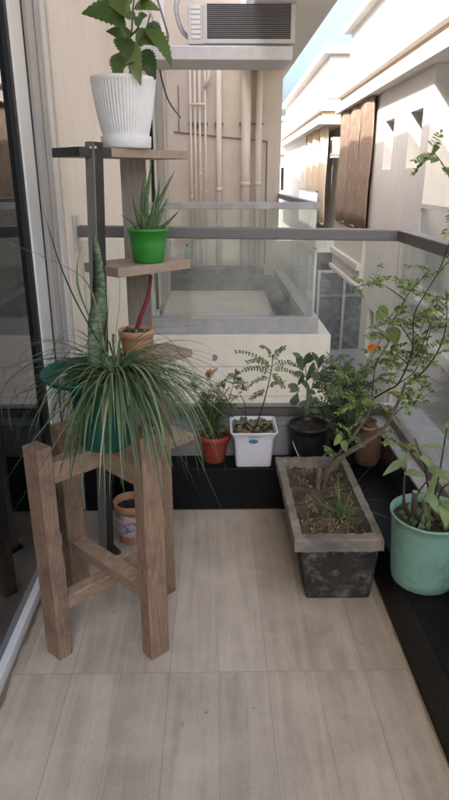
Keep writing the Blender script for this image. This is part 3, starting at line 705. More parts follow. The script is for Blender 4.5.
shelf((-.296, 1.90), 1.040, .30, .19, .030)
shelf((-.296, 1.90), .725, .30, .14, .026)
shelf((-.296, 1.93), .385, .30, .14, .026)
# top board, its front edge running away to the right, dark steel bracket on its near end
tb = MB(); ta, tb_ = Vector((-.385, 1.905, 1.372)), Vector((-.087, 2.2, 1.372))
dd = (tb_-ta).normalized(); nn = Vector((-dd.y, dd.x, 0))
mm = Matrix((dd, nn, Vector((0,0,1)))).transposed(); LL = (tb_-ta).length
o = MB().obox((ta+tb_)/2+nn*.075+dd*.055, (LL-.11, .15, .026), mm).build('shelf_board', M['shelf'], ps, bevel=.002)
MB().obox(ta+nn*.075+dd*.052, (.112, .15, .027), mm).build('shelf_bracket', M['steel_dark'], ps, bevel=.002)

# ------------------------------------------------------------------ white ribbed pot with broad leaved plant
def up_n(): return Vector((random.uniform(-.3,.3), random.uniform(-.8,-.2), random.uniform(.3,1)))
wp = Vector((-.275, 2.085, 1.3865))
t = thing('potted_plant', wp, 'broad serrated leaves in a white ribbed pot on the top shelf board', 'potted plant')
prof = [(.072,0),(.077,.004),(.0785,.034),(.0775,.036),(.070,.037),(.074,.046,1),(.083,.085,1),(.0905,.125,1),(.0955,.16,1),(.0985,.185,1),(.0992,.187),(.0995,.197),(.0975,.199),(.094,.196),(.09,.16),(.086,.14)]
MB().lathe(prof, wp, 336, ribs=56, rib_d=.0020).build('pot', M['white_pot'], t, smooth=True)
MB().disc(wp+Vector((0,0,.172)), .089, rough=.006).build('soil', M['soil'], t, smooth=True)
s0 = wp+Vector((-.0,0,.17)); mb = MB()
stems = [[s0+Vector((-.01,0,0)), at(124,60,2.06), at(131,35,2.05), at(133,8,2.04), at(136,-12,2.05)],
         [s0+Vector((.02,0,0)), at(131,62,2.1), at(138,45,2.1), at(146,30,2.09), at(150,14,2.1)],
         [at(131,35,2.05), at(138,28,2.02), at(140,12,2.0)]]
for s_ in stems: p_ = smooth_pts(s_); mb.tube(p_, taper(len(p_), .0042, .002), 7)
st = mb.build('stem', M['green_stem'], t, smooth=True)
mb = MB()
def lf(b, a, Yb, Ya, wpx, nrm=None, serr=.11, shape='ovate', bend=.22, mbx=None, n=20, fold=.28):
    pa, pb_ = at(*b, Yb), at(*a, Ya)
    (mbx or mb).leaf(pa, pb_, wpx/305.0, nrm or up_n(), bend, fold, shape, serr, n)
for a_ in [((126,24),(82,11),2.03,1.97,27),((131,16),(108,3),2.05,2.0,20),((134,8),(160,9),2.03,2.0,13),((136,-4),(126,-22),2.04,2.0,18),((137,-6),(158,-18),2.06,2.03,18),
           ((128,46),(107,30),2.07,2.02,20),((121,38),(127,60),2.02,1.98,18),((146,27),(173,66),2.08,2.04,15),((131,42),(140,84),2.03,1.97,16),((143,50),(155,79),2.08,2.05,17),
           ((122,52),(119,80),2.06,2.0,17),((138,22),(147,15),2.03,2.01,11),((148,30),(136,48),2.12,2.1,14),((126,60),(112,72),2.12,2.1,14),((139,26),(134,16),2.0,1.99,9),((133,60),(124,66),2.0,1.98,10),((146,34),(158,46),2.12,2.12,12),((140,6),(150,-2),2.02,2.0,12),((132,2),(124,-8),2.0,1.98,13),((135,20),(128,12),1.99,1.97,9),((146,26),(163,40),2.1,2.12,16),((130,30),(118,46),2.1,2.12,18)]:
    nr = Vector((random.uniform(-.35,.35), -.8, random.uniform(.2,.7)))
    lf(*a_, nrm=nr)
mb.build('foliage', M['lf_hib'], t, smooth='leaf')

# ------------------------------------------------------------------ green pot with aloe
gp = Vector((-.216, 2.045, 1.0405))
t = thing('potted_plant', gp, 'small spiky aloe in a bright green pot on the middle shelf board', 'potted plant')
MB().lathe([(.046,0),(.05,.003),(.058,.06),(.0635,.098),(.067,.099),(.0675,.107),(.065,.108),(.062,.1),(.058,.08)], gp, 64).build('pot', M['green_pot'], t, smooth=True)
MB().disc(gp+Vector((0,0,.096)), .061, rough=.004).build('soil', M['soil'], t, smooth=True)
def aloe_leaf(mb, a, b, c_, r):
    p_ = smooth_pts([a, b, c_], 8); n = len(p_)
    rr = [max(.0009, r*(1-(i/(n-1))**1.3)) for i in range(n)]
    mb.tube(p_, rr, 8)
mb = MB(); g0 = gp+Vector((0,0,.092))
for (m_, tp, dx, dy, r) in [((146,205),(152,158),0,-.01,.010),((158,205),(175,170),.01,0,.0095),((143,200),(146,170),-.006,.01,.010),((137,215),(131,191),-.012,0,.0075),((156,210),(160,179),.006,.012,.009),
                            ((160,215),(168,198),.014,.0,.0085),((166,224),(180,210),.018,-.012,.007),((132,222),(121,215),-.02,-.005,.0055),((152,215),(156,190),.0,-.018,.009),((143,220),(139,205),-.008,-.018,.008)]:
    Yd = 2.045+dy*2
    aloe_leaf(mb, g0+Vector((dx,dy,0)), at(*m_, Yd), at(*tp, Yd+dy), r*1.35)
mb.build('foliage', M['lf_aloe'], t, smooth=True)

# ------------------------------------------------------------------ clay pot on third board with a maroon stem
cp_ = Vector((-.268, 2.03, .7255))
t = thing('potted_plant', cp_, 'small terracotta pot with a leaning maroon stem below the middle shelf board', 'potted plant')
MB().lathe([(.042,0),(.046,.004),(.053,.066),(.0535,.067),(.058,.068),(.060,.092),(.057,.094),(.053,.091),(.049,.07)], cp_, 48).build('pot', M['terracotta'], t, smooth=True)
MB().disc(cp_+Vector((0,0,.083)), .052, rough=.006).build('soil', M['soil'], t, smooth=True)
p_ = smooth_pts([cp_+Vector((-.0,-.005,.08)), at(140,318,2.03), at(147,300,2.04), at(150,285,2.05), at(151,275,2.06)])
MB().tube(p_, taper(len(p_), .0085, .006), 6).build('stem', M['maroon'], t, smooth=True)
mb = MB()
for i in range(16):
    a0 = cp_+Vector((random.uniform(-.035,.035), random.uniform(-.035,.035), .083))
    mb.leaf(a0, a0+Vector((random.uniform(-.02,.02), random.uniform(-.02,.02), random.uniform(.008,.022))), .009, up_n(), .2, n=5)
mb.build('foliage', M['lf_greygreen'], t, smooth='leaf')

# ------------------------------------------------------------------ painted pot on the floor under the shelf
fp = Vector((-.318, 2.03, .0005))
t = thing('plant_pot', fp, 'painted terracotta pot of bare soil on the floor behind the stool', 'pot')
MB().lathe([(.05,0),(.053,.003),(.054,.03),(.0545,.031)], fp, 48).build('base', M['terracotta'], t, smooth=True)
MB().lathe([(.0545,.0312),(.062,.128)], fp, 48, capb=False).build('painted_band', M['painted_band'], t, smooth=True)
MB().lathe([(.0622,.1285),(.067,.13),(.068,.162),(.065,.165),(.060,.16),(.056,.12)], fp, 48, capb=False).build('rim', M['terracotta'], t, smooth=True)
MB().disc(fp+Vector((0,0,.135)), .058, rough=.007).build('soil', M['soil'], t, smooth=True)

# ================================================================== WOODEN STOOL (plant stand)
sc = Vector((-.318, 1.568, 0))
t = thing('plant_stand', sc, 'rough wooden plant stand with four square posts and crossed rails', 'plant stand')
for ang, zt, rr in ((225,.658,.196),(315,.692,.2),(45,.70,.205),(135,.605,.2)):
    a = R_(ang); c = sc+Vector((math.cos(a)*rr, math.sin(a)*rr, 0))
    mtx = Matrix.Rotation(a+R_(6 if ang == 225 else -3), 3, 'Z')
    o = MB().obox(c+Vector((0,0,zt/2)), (.046, .064, zt), mtx).build('leg', M['stool'], t, bevel=.004)
    mb = MB(); ra = mtx @ Vector((1,0,0))
    for zz, off in ((.555,.006),(.60,-.008)):
        q_ = c+ra*.0225+(mtx @ Vector((0,1,0)))*off; q_.z = zz; mb.tube([q_, q_+ra*.0022], .0042, 10)
    sub('bolt', mb, M['conduit'], o)
def dg(ang, r, z): a = R_(ang); return sc+Vector((math.cos(a)*r, math.sin(a)*r, z))
MB().bar(dg(225,.172,.575), dg(45,.18,.575), .045, .06).build('top_rail', M['stool_h'], t, bevel=.004)
mb = MB().bar(dg(135,.176,.57), dg(135,.0235,.57), .045, .06); mb.bar(dg(315,.0235,.57), dg(315,.176,.57), .045, .06); mb.build('top_rail', M['stool_h'], t, bevel=.004)
MB().bar(dg(225,.172,.165), dg(45,.18,.165), .04, .04).build('stretcher', M['stool_h'], t, bevel=.003)
MB().bar(dg(135,.176,.197), dg(315,.176,.207), .052, .034).build('stretcher', M['stool_h'], t, bevel=.003)

# ------------------------------------------------------------------ teal pot with grass plant and snake plant
tp = Vector((-.302, 1.562, .606))
t = thing('potted_plant', tp, 'long grassy blades and one tall snake plant leaf in a dark teal pot', 'potted plant')
MB().lathe([(.066,0),(.07,.004),(.086,.14),(.09,.185),(.097,.192),(.098,.2),(.094,.203),(.089,.196),(.085,.17)], tp, 64).build('pot', M['teal_pot'], t, smooth=True)
# wide folded lip: a shallow dish resting on the rim, pushed to the left
MB().lathe([(.098,.19),(.125,.197),(.136,.208),(.137,.213),(.133,.212),(.122,.201),(.099,.196)], tp+Vector((-.028,.0,0)), 64, wob=.03, capb=False).build('lip', M['teal_pot'], t, smooth=True)
MB().disc(tp+Vector((0,0,.187)), .086, rough=.006).build('soil', M['soil'], t, smooth=True)
g0 = tp+Vector((.04, -.012, .192)); mb = MB()
for i in range(300):
    az = random.uniform(0, 2*math.pi)
    if random.random() < .35: az = random.gauss(-math.pi*.3, .7)
    el = R_(random.triangular(-10, 60, 16)); L = random.triangular(.14, .46, .31)
    d0 = Vector((math.cos(az)*math.cos(el), math.sin(az)*math.cos(el), math.sin(el)))
    p = g0+Vector((math.cos(az), math.sin(az), 0))*random.uniform(0,.032)+Vector((0,0,random.uniform(0,.02))); pts = [p]; v = d0.copy(); n = 11
    stiff = random.uniform(.12, .36)
    for s_ in range(n):
        p = p+v*(L/n); pts.append(p)
        v = (v+Vector((random.uniform(-.05,.05), random.uniform(-.05,.05), -stiff*(.7+.7*s_/n)))).normalized()
    # keep blades in front of the door and wall
    pts = [Vector((max(q_.x, -.55+.002*k_), q_.y, q_.z)) for k_, q_ in enumerate(pts)]
    mb.blade(pts, random.uniform(.0042,.0068))
E_ = [[(110,362,1.56),(80,310,1.5),(60,265,1.45),(42,206,1.4)],[(105,350,1.55),(88,285,1.5),(45,258,1.4),(0,240,1.3)],[(95,330,1.55),(80,295,1.52),(77,270,1.5),(82,242,1.48)],
      [(112,360,1.56),(150,330,1.62),(180,327,1.7),(208,324,1.75)],[(112,362,1.55),(160,345,1.6),(205,358,1.7),(240,372,1.75)],[(112,366,1.53),(170,372,1.5),(215,390,1.5),(262,422,1.52)],
      [(112,366,1.5),(160,390,1.42),(190,440,1.38),(229,527,1.36)],[(112,366,1.5),(150,400,1.45),(178,450,1.4),(203,502,1.4)],[(112,366,1.5),(140,385,1.4),(165,420,1.36),(190,486,1.34)],
      [(108,368,1.52),(60,378,1.42),(25,392,1.34),(0,395,1.25)],[(105,370,1.5),(60,410,1.4),(30,445,1.34),(0,490,1.3)],[(105,370,1.5),(70,420,1.36),(40,470,1.3),(10,517,1.28)],
      [(112,360,1.56),(120,300,1.56),(118,262,1.56),(119,242,1.56)],[(112,366,1.52),(150,372,1.52),(185,395,1.55),(214,480,1.58)],[(108,366,1.5),(85,420,1.42),(72,470,1.38),(68,520,1.36)],
      [(112,366,1.5),(90,400,1.38),(60,470,1.3),(52,530,1.3)],[(112,366,1.52),(135,420,1.42),(140,470,1.4),(138,500,1.4)]]
for e in E_:
    q_ = smooth_pts([at(*z_) for z_ in e], 6)
    q_ = [Vector((max(v.x, -.552), v.y, v.z)) for v in q_]
    mb.blade(q_, .0055)
mb.build('grass_blades', M['lf_grass'], t, smooth='leaf')
def sword(mb, path, wds, th=.004):
    p_ = smooth_pts(path, 8); n = len(p_); rows = []
    for i, p in enumerate(p_):
        f = i/(n-1)*(len(wds)-1); j = min(int(f), len(wds)-2); ww = (wds[j]+(wds[j+1]-wds[j])*(f-j))/2
        tw = .5*math.sin(i*.22); sd = Vector((math.cos(tw), math.sin(tw), 0)); nr = Vector((-sd.y, sd.x, 0))
        rows.append([mb.bm.verts.new(q_) for q_ in (p-sd*ww, p+nr*ww*.35-nr*th, p+sd*ww, p+nr*ww*.35+nr*th)])
    for i in range(n-1):
        for k in range(4): mb.face((rows[i][k], rows[i][(k+1)%4], rows[i+1][(k+1)%4], rows[i+1][k]))
    return mb
sword(MB(), [at(96,385,1.53), at(95,340,1.53), at(99,300,1.54), at(98,265,1.55), at(94,231,1.55)], [.034,.042,.037,.045,.039,.04,.030,.017,.001]).build('snake_leaf', M['lf_snake'], t, smooth=True)
mb = MB(); mb.blade(smooth_pts([at(104,378,1.5), at(106,350,1.5), at(108,320,1.5), at(109,292,1.5)], 5), .014); mb.build('new_leaf', M['lf_lime'], t, smooth='leaf')

# ================================================================== POTS ON THE FAR KERB
KZ = .1905
def pinnate(mb, a, b, nl, ll, lw, droop=.15, nrm=None, shape='ell'):
    a, b = Vector(a), Vector(b); d = b-a; L = d.length
    pts = [a+d*f+Vector((0,0,L*droop*(4*f*(1-f)) )) for f in [i/10 for i in range(11)]]
    mb.tube(pts, taper(11, .0014, .0006), 4, cap=False)
    nr = nrm or Vector((random.uniform(-.3,.3), random.uniform(-.7,-.1), 1)).normalized()
    for i in range(nl):
        f = .15+.85*i/(nl-1); k_ = min(int(f*10), 9); p = pts[k_]+(pts[k_+1]-pts[k_])*(f*10-k_)
        t_ = (pts[k_+1]-pts[k_]).normalized(); sd = t_.cross(nr).normalized()
        for s_ in (-1, 1):
            l_ = ll*(1-.35*f)*random.uniform(.8,1.15)
            e = (sd*s_+t_*.45+Vector((random.uniform(-.2,.2), random.uniform(-.2,.2), random.uniform(-.45,.05)))).normalized()
            mb.leaf(p, p+e*l_, lw*random.uniform(.8,1.15), nr+Vector((random.uniform(-.4,.4),random.uniform(-.4,.4),0)), .1, .15, shape, 0, 4)
    mb.leaf(pts[-1], pts[-1]+d.normalized()*ll*.8, lw, nr, .1, .15, shape, 0, 4)
def feathery(mb, c, L, nl=9):
    d = Vector((random.gauss(0,1), random.gauss(0,1), random.uniform(-.4,1.1))).normalized()
    pinnate(mb, c, c+d*L, nl, L*.36, L*.085, .12, shape='ell')
def flower(mb, c, r, n=60):
    c = Vector(c)
    for i in range(n):
        th = random.uniform(0, 2*math.pi); ph = math.acos(random.uniform(-.35, 1))
        d = Vector((math.sin(ph)*math.cos(th), math.sin(ph)*math.sin(th), math.cos(ph)))
        mb.leaf(c+d*r*.25, c+d*r*random.uniform(.8,1.1), r*.55, d.orthogonal()+Vector((0,0,.3)), .3, .3, 'obov', 0, 4)
# red pot with marigold
rp = Vector((-.006, 2.318, KZ))
t = thing('potted_plant', rp, 'orange flowered marigold in a small red pot on the far black kerb', 'potted plant')
MB().lathe([(.042,0),(.045,.003),(.060,.09),(.0605,.091),(.066,.093),(.068,.118),(.065,.121),(.061,.117),(.057,.09)], rp, 56).build('pot', M['red_pot'], t, smooth=True)
MB().disc(rp+Vector((0,0,.107)), .06, rough=.008).build('soil', M['soil'], t, smooth=True)
mb = MB(); tips = []
for (x, y, Y) in [(209,378,2.28),(200,392,2.31),(236,374,2.33),(225,385,2.36),(215,390,2.28),(240,392,2.34),(196,410,2.32),(206,398,2.37),(228,402,2.29),(220,380,2.33),(190,382,2.3)]:
    e = at(x, y, Y); b0 = rp+Vector((random.uniform(-.02,.02), random.uniform(-.02,.02), .105))
    p_ = smooth_pts([b0, b0.lerp(e, .5)+Vector((random.uniform(-.015,.015),0,.012)), e], 5); tips.append(p_)
    mb.tube(p_, taper(len(p_), .0028, .0013), 6)
st = mb.build('stem', M['green_stem'], t, smooth=True)
mb = MB()
for p_ in tips:
    for i in range(15): feathery(mb, p_[random.randint(2, len(p_)-1)]+Vector((random.gauss(0,.010), random.gauss(0,.010), random.gauss(0,.010))), random.uniform(.028,.055), 6)
mb.build('foliage', M['lf_mari'], t, smooth='leaf')
mb = MB(); flower(mb, at(209,374,2.28), .0165); mb.build('flower', M['orange'], t, smooth='leaf')
mb = MB()
for (x, y) in ((236,372),(243,387),(222,384)): mb.leaf(at(x,y+4,2.33), at(x,y-4,2.33), .012, (0,-1,.2), .1, .5, 'ell', 0, 5); mb.leaf(at(x+1,y+4,2.335), at(x+3,y-2,2.335), .01, (0.5,-1,.2), .1, .5, 'ell', 0, 5)
mb.build('withered_bud', M['terra_dark'], t, smooth='leaf')
# white square pot
wq = Vector((.155, 2.318, KZ))
t = thing('potted_plant', wq, 'thin stemmed plant in a white square pot with a teal sticker on the kerb', 'potted plant')
def sqpot(c, b, m_, tp_, h, th, n=6, r=.014):
    mb = MB(); rings = []
    def ring(s_, z, rr): 
        vs = []
        for (sx, sy, a0) in ((1,1,0),(-1,1,90),(-1,-1,180),(1,-1,270)):
            for k_ in range(n+1):
                a = R_(a0+90*k_/n); vs.append(mb.bm.verts.new(Vector(c)+Vector((sx*(s_/2-rr)+rr*math.cos(a), sy*(s_/2-rr)+rr*math.sin(a), z))))
        return vs
    sp = [(b,0,r),(b+.004,.004,r),(m_,h*.72,r),((m_+tp_)/2-.002,h*.86,r),(tp_-.002,h*.95,r),(tp_,h*.965,r),(tp_+.004,h,r),(tp_-2*th,h,r*.7),(tp_-2*th-.004,h*.95,r*.7),(m_-2*th,h*.75,r*.7)]
    for s_ in sp: rings.append(ring(*s_))
    N = len(rings[0])
    for i in range(len(rings)-1):
        for k_ in range(N): mb.face((rings[i][k_], rings[i][(k_+1)%N], rings[i+1][(k_+1)%N], rings[i+1][k_]))
    mb.face(rings[0][::-1]); return mb
sqpot(wq, .142, .158, .188, .158, .004).build('pot', M['white_plastic'], t, smooth=True)
MB().disc(wq+Vector((0,0,.142)), .094, 24, rough=.008).build('soil', M['soil'], t, smooth=True)
mb = MB()
for i in range(60):
    a = wq+Vector((random.uniform(-.08,.08), random.uniform(-.08,.08), .148)); mb.leaf(a, a+Vector((random.uniform(-.03,.03), random.uniform(-.03,.03), random.uniform(0,.012))), .012, up_n(), .2, n=4)
mb.build('dry_leaves', M['lf_dry'], t, smooth='leaf')
mb = MB(); zs = wq.z+.118; yf = wq.y-.0785
c_ = Vector((wq.x-.003, yf-.0032, zs)); vs = [mb.bm.verts.new(c_+Vector((.019*math.cos(a), -.0012 + .0 , .0095*math.sin(a)))) for a in [2*math.pi*k_/24 for k_ in range(24)]]
vb = [mb.bm.verts.new(v.co+Vector((0,.006,0))) for v in vs]; mb.face(vs)
for k_ in range(24): mb.face((vs[k_], vs[(k_+1)%24], vb[(k_+1)%24], vb[k_]))
mb.build('sticker', M['sticker'], t)
mb = MB(); p_ = smooth_pts([wq+Vector((.01,0,.14)), at(263,405,2.33), at(267,390,2.32), at(271,372,2.31), at(273,355,2.3)]); mb.tube(p_, taper(len(p_), .003, .0015), 6)
p2 = smooth_pts([wq+Vector((-.03,-.02,.14)), at(245,405,2.3), at(240,395,2.3)]); mb.tube(p2, .0018, 5)
mb.build('stem', M['twig'], t, smooth=True)
mb = MB()
for (b_, e, Y) in [((271,372),(237,352),2.3),((272,366),(300,367),2.3),((272,362),(284,348),2.33),((271,374),(240,372),2.33),((270,378),(246,388),2.28),((271,374),(283,386),2.28),((272,358),(262,347),2.35),((271,370),(300,378),2.34),((272,368),(248,362),2.26),((268,388),(283,382),2.36),((266,392),(252,398),2.3)]:
    pinnate(mb, at(*b_, Y), at(*e, Y+random.uniform(-.06,.04)), 10, .021, .0085, .16)
mb.build('foliage', M['lf_pale'], t, smooth='leaf')
# black round pot
bp = Vector((.395, 2.30, KZ)); bp.y = 2.27
bp = Vector((.378, 2.283, KZ))
t = thing('potted_plant', bp, 'blunt grey green leaves in a round black pot behind the concrete planter', 'potted plant')
MB().lathe([(.062,0),(.066,.004),(.076,.14),(.078,.16),(.085,.162),(.086,.175),(.082,.177),(.077,.172),(.073,.14)], bp, 56).build('pot', M['black_pot'], t, smooth=True)
MB().disc(bp+Vector((0,0,.158)), .076, rough=.008).build('soil', M['soil'], t, smooth=True)
p_ = smooth_pts([bp+Vector((-.07,-.05,.12)), bp+Vector((-.04,-.085,.06)), bp+Vector((.01,-.092,.045)), bp+Vector((.06,-.075,.07)), bp+Vector((.085,-.03,.06))])
MB().tube(p_, .0018, 6).build('tie_wire', M['alu_light'], t, smooth=True)
mb = MB(); stx = []
for path in ([(305,418),(307,395),(306,372),(302,356)],[(307,416),(311,392),(316,375),(322,362)],[(304,416),(299,400),(296,385)]):
    p_ = smooth_pts([at(x,y,2.29) for x,y in path]); mb.tube(p_, taper(len(p_), .0032, .0016), 6); stx.append(p_)
mb.build('stem', M['green_stem'], t, smooth=True)
mb = MB()
for (b_, e, wpx) in [((303,372),(297,354),13),((307,378),(293,372),11),((306,382),(314,362),11),((300,392),(288,384),14),((298,392),(292,406),14),((308,390),(312,408),12),((312,388),(324,384),12),((316,376),(330,372),11),((318,370),(324,354),10),((306,364),(316,354),10),((302,360),(293,353),9),
                     ((311,394),(300,378),10),((310,400),(320,402),10),((305,404),(308,416),10),((318,372),(309,366),9),((321,363),(333,360),9),((309,372),(320,378),11),((304,368),(310,352),10),((308,400),(298,408),10),((312,380),(326,377),9),((300,388),(290,392),10),((297,386),(303,374),9),((310,410),(320,411),9),((306,390),(316,394),9),((319,364),(312,352),8)]:
    Y = 2.27+random.uniform(-.04,.05)
    mb.leaf(at(*b_, 2.28), at(*e, Y), wpx*.68/270, Vector((random.uniform(-.5,.5), -.7, random.uniform(.3,.9))), .18, .18, 'obov', 0, 8)
mb.build('foliage', M['lf_greygreen'], t, smooth='leaf')
# second marigold in a hidden dark pot at the corner
mp_ = Vector((.53, 2.285, KZ))
t = thing('potted_plant', mp_, 'feathery leaved marigold with one orange flower between the black pot and clay jug', 'potted plant')
MB().lathe([(.045,0),(.048,.003),(.06,.10),(.064,.101),(.065,.112),(.061,.112),(.056,.09)], mp_, 40).build('pot', M['black_pot'], t, smooth=True)
MB().disc(mp_+Vector((0,0,.1)), .057, rough=.006).build('soil', M['soil'], t, smooth=True)
mb = MB(); tips = []
for (x, y, Y) in [(372,350,1.84),(330,368,2.32),(345,362,2.3),(352,375,2.26),(360,385,2.3),(338,385,2.28),(326,392,2.3),(365,400,2.3),(345,405,2.25),(333,375,2.36),(340,358,2.3),(322,378,2.36),(356,368,2.33),(368,380,2.3),(350,395,2.33)]:
    e = at(x, y, Y); b0 = mp_+Vector((random.uniform(-.02,.02), random.uniform(-.02,.02), .1))
    p_ = smooth_pts([b0, b0.lerp(e, .5)+Vector((random.uniform(-.01,.01),0,.01)), e], 5); tips.append(p_); mb.tube(p_, taper(len(p_), .0028, .0012), 6)
mb.build('stem', M['green_stem'], t, smooth=True)
mb = MB()
for j, p_ in enumerate(tips):
    for i in range(12 if j else 4): feathery(mb, p_[random.randint(2, len(p_)-1 if j else 5)]+Vector((random.gauss(0,.012), random.gauss(0,.012), random.gauss(0,.012))), random.uniform(.04,.085), 9)
mb.build('foliage', M['lf_fern'], t, smooth='leaf')
mb = MB(); flower(mb, at(372,348,1.83), .0155); mb.build('flower', M['orange'], t, smooth='leaf')
# clay jug in the corner
cj = Vector((.622, 2.275, KZ))
t = thing('clay_jug', cj, 'brown clay jug with a narrow neck in the kerb corner behind the shrub', 'jug')
MB().lathe([(.036,0),(.046,.005),(.058,.045),(.060,.08),(.055,.115),(.041,.142),(.029,.155),(.0265,.175),(.031,.19),(.029,.193),(.022,.187),(.02,.16)], cj, 40).build('body', M['terra_dark'], t, smooth=True)
MB().lathe([(.0285,.156),(.033,.161),(.028,.167)], cj, 32, capb=False).build('neck_ring', M['terracotta'], t, smooth=True)

# ================================================================== CONCRETE PLANTER
pc = Vector((.39, 1.88, 0))
t = thing('concrete_planter', pc, 'long mouldy concrete planter of dry soil and a leaning woody shrub', 'planter')
# trough: tapered outer shell with rim band and inner cavity
def rect_loop(mb, x0, x1, y0, y1, z): return [mb.bm.verts.new((x, y, z)) for x, y in ((x0,y0),(x1,y0),(x1,y1),(x0,y1))]
def loops(mb, Ls, cap0=True):
    rs = [rect_loop(mb, *l) for l in Ls]
    for a, b in zip(rs[:-1], rs[1:]):
        for k_ in range(4): mb.face((a[k_], a[(k_+1)%4], b[(k_+1)%4], b[k_]))
    if cap0: mb.face(rs[0][::-1])
    return mb
ox0, ox1, oy0, oy1 = .236, .515, 1.59, 2.18
o = loops(MB(), [(.295,.505,1.655,2.13,.001),(.262,.508,1.612,2.155,.212)]).build('trough', M['concrete'], t, bevel=.008)
bmx = bmesh.new(); bmx.from_mesh(o.data); bmesh.ops.subdivide_edges(bmx, edges=bmx.edges, cuts=12, use_grid_fill=True)
for v in bmx.verts: v.co += Vector((random.gauss(0,.0012), random.gauss(0,.0012), 0))
bmx.to_mesh(o.data); bmx.free()
o = loops(MB(), [(.262,.508,1.612,2.155,.2125),(ox0+.004,ox1,oy0+.004,oy1,.222),(ox0,ox1,oy0,oy1,.262),(ox0+.004,ox1-.004,oy0+.004,oy1-.004,.268),(ox0+.029,ox1-.029,oy0+.034,oy1-.03,.268),(ox0+.036,ox1-.036,oy0+.042,oy1-.038,.205)], False).build('rim', M['concrete_rim'], t)
bmx = bmesh.new(); bmx.from_mesh(o.data); bmesh.ops.subdivide_edges(bmx, edges=[e for e in bmx.edges if e.calc_length() > .1], cuts=24, use_grid_fill=True)
for v in bmx.verts: v.co += Vector((random.gauss(0,.0011), random.gauss(0,.0011), random.gauss(0,.0013)))
bmx.to_mesh(o.data); bmx.free(); 
for p in o.data.polygons: p.use_smooth = True
m_ = o.modifiers.new('e','EDGE_SPLIT'); m_.split_angle = R_(35)
mb = MB(); nx, ny = 26, 60; grid = []
sx0, sx1, sy0, sy1 = ox0+.03, ox1-.03, oy0+.035, oy1-.032
for j in range(ny+1):
    row = []
    for i in range(nx+1):
        x = sx0+(sx1-sx0)*i/nx; y = sy0+(sy1-sy0)*j/ny
        z = .231+.014*noise.noise(Vector((x*14,y*14,0)))+.010*noise.noise(Vector((x*50,y*50,3)))+random.uniform(-.002,.002)
        row.append(mb.bm.verts.new((x,y,z)))
    grid.append(row)
for j in range(ny):
    for i in range(nx): mb.face((grid[j][i], grid[j][i+1], grid[j+1][i+1], grid[j+1][i]))
mb.build('soil', M['soil_dry'], t, smooth=True)
mb = MB()
for i in range(330):     # dry creeping weeds
    x = random.uniform(sx0+.01, sx1-.01); y = random.uniform(sy0+.02, sy1-.02)
    if noise.noise(Vector((x*9, y*9, 7))) < -.12: continue
    a = Vector((x, y, .236+random.uniform(0,.01))); ang = random.uniform(0, 6.28); L = random.uniform(.012,.05)
    b = a+Vector((math.cos(ang)*L, math.sin(ang)*L, random.uniform(0,.014)))
    mid = a.lerp(b,.5)+Vector((random.gauss(0,.006), random.gauss(0,.006), random.uniform(.002,.012)))
    mb.blade(smooth_pts([a, mid, b], 3), random.uniform(.0016,.0032))
    if random.random() < .5: mb.leaf(b, b+Vector((random.uniform(-.014,.014), random.uniform(-.014,.014), .005)), .007, (0,0,1), .1, n=4)
w_ = mb.build('dry_weeds', M['lf_dry'], t, smooth='leaf'); w_['kind'] = 'stuff'
mb = MB()                # grass tuft near the front right
g0 = at(343,508,1.76); g0.z = .232
for i in range(46):
    az = random.uniform(0,6.28); el = R_(random.uniform(15,75)); L = random.uniform(.06,.17)
    v = Vector((math.cos(az)*math.cos(el), math.sin(az)*math.cos(el), math.sin(el))); p = g0+Vector((random.gauss(0,.008),random.gauss(0,.008),0)); pts = [p]
    for s_ in range(7):
        p = p+v*(L/7); pts.append(p); v = (v+Vector((0,0,-.13))).normalized()
    mb.blade(pts, .0036)
for e in [[(343,508,1.76),(352,490,1.74),(368,470,1.72),(388,452,1.7)],[(343,508,1.76),(338,492,1.76),(333,474,1.76)],[(345,506,1.76),(372,512,1.7),(395,521,1.64)],[(345,506,1.76),(366,500,1.68),(384,500,1.6)]]:
    mb.blade(smooth_pts([at(*z_) for z_ in e], 5), .0045)
mb.build('grass_tuft', M['lf_pale'], t, smooth='leaf')
# woody shrub
mb = MB()
tb0 = at(317,483,2.0); tb0.z = .225
trunkpaths = [([tb0, at(330,468,2.0), at(352,449,1.99), at(376,436,1.97), at(391,418,1.95), at(399,400,1.94), at(405,385,1.93)], .0085, .0045),
              ([tb0+Vector((.012,.012,0)), at(336,458,2.03), at(352,438,2.04), at(366,418,2.04), at(374,398,2.03)], .007, .004),
              ([tb0+Vector((-.008,-.01,0)), at(326,474,1.97), at(344,457,1.95), at(365,444,1.92), at(384,428,1.9), at(398,404,1.9), at(405,382,1.91)], .006, .003),
              ([tb0+Vector((.0,-.02,0)), at(319,474,1.98), at(320,468,1.98)], .011, .009),
              ([tb0+Vector((.02,-.015,0)), at(328,473,1.97), at(331,470,1.96)], .008, .007)]
for path, r0, r1 in trunkpaths: p_ = smooth_pts(path, 5); mb.tube(p_, taper(len(p_), r0, r1), 8)
sh = mb.build('shrub_stem', M['bark'], t, smooth=True)
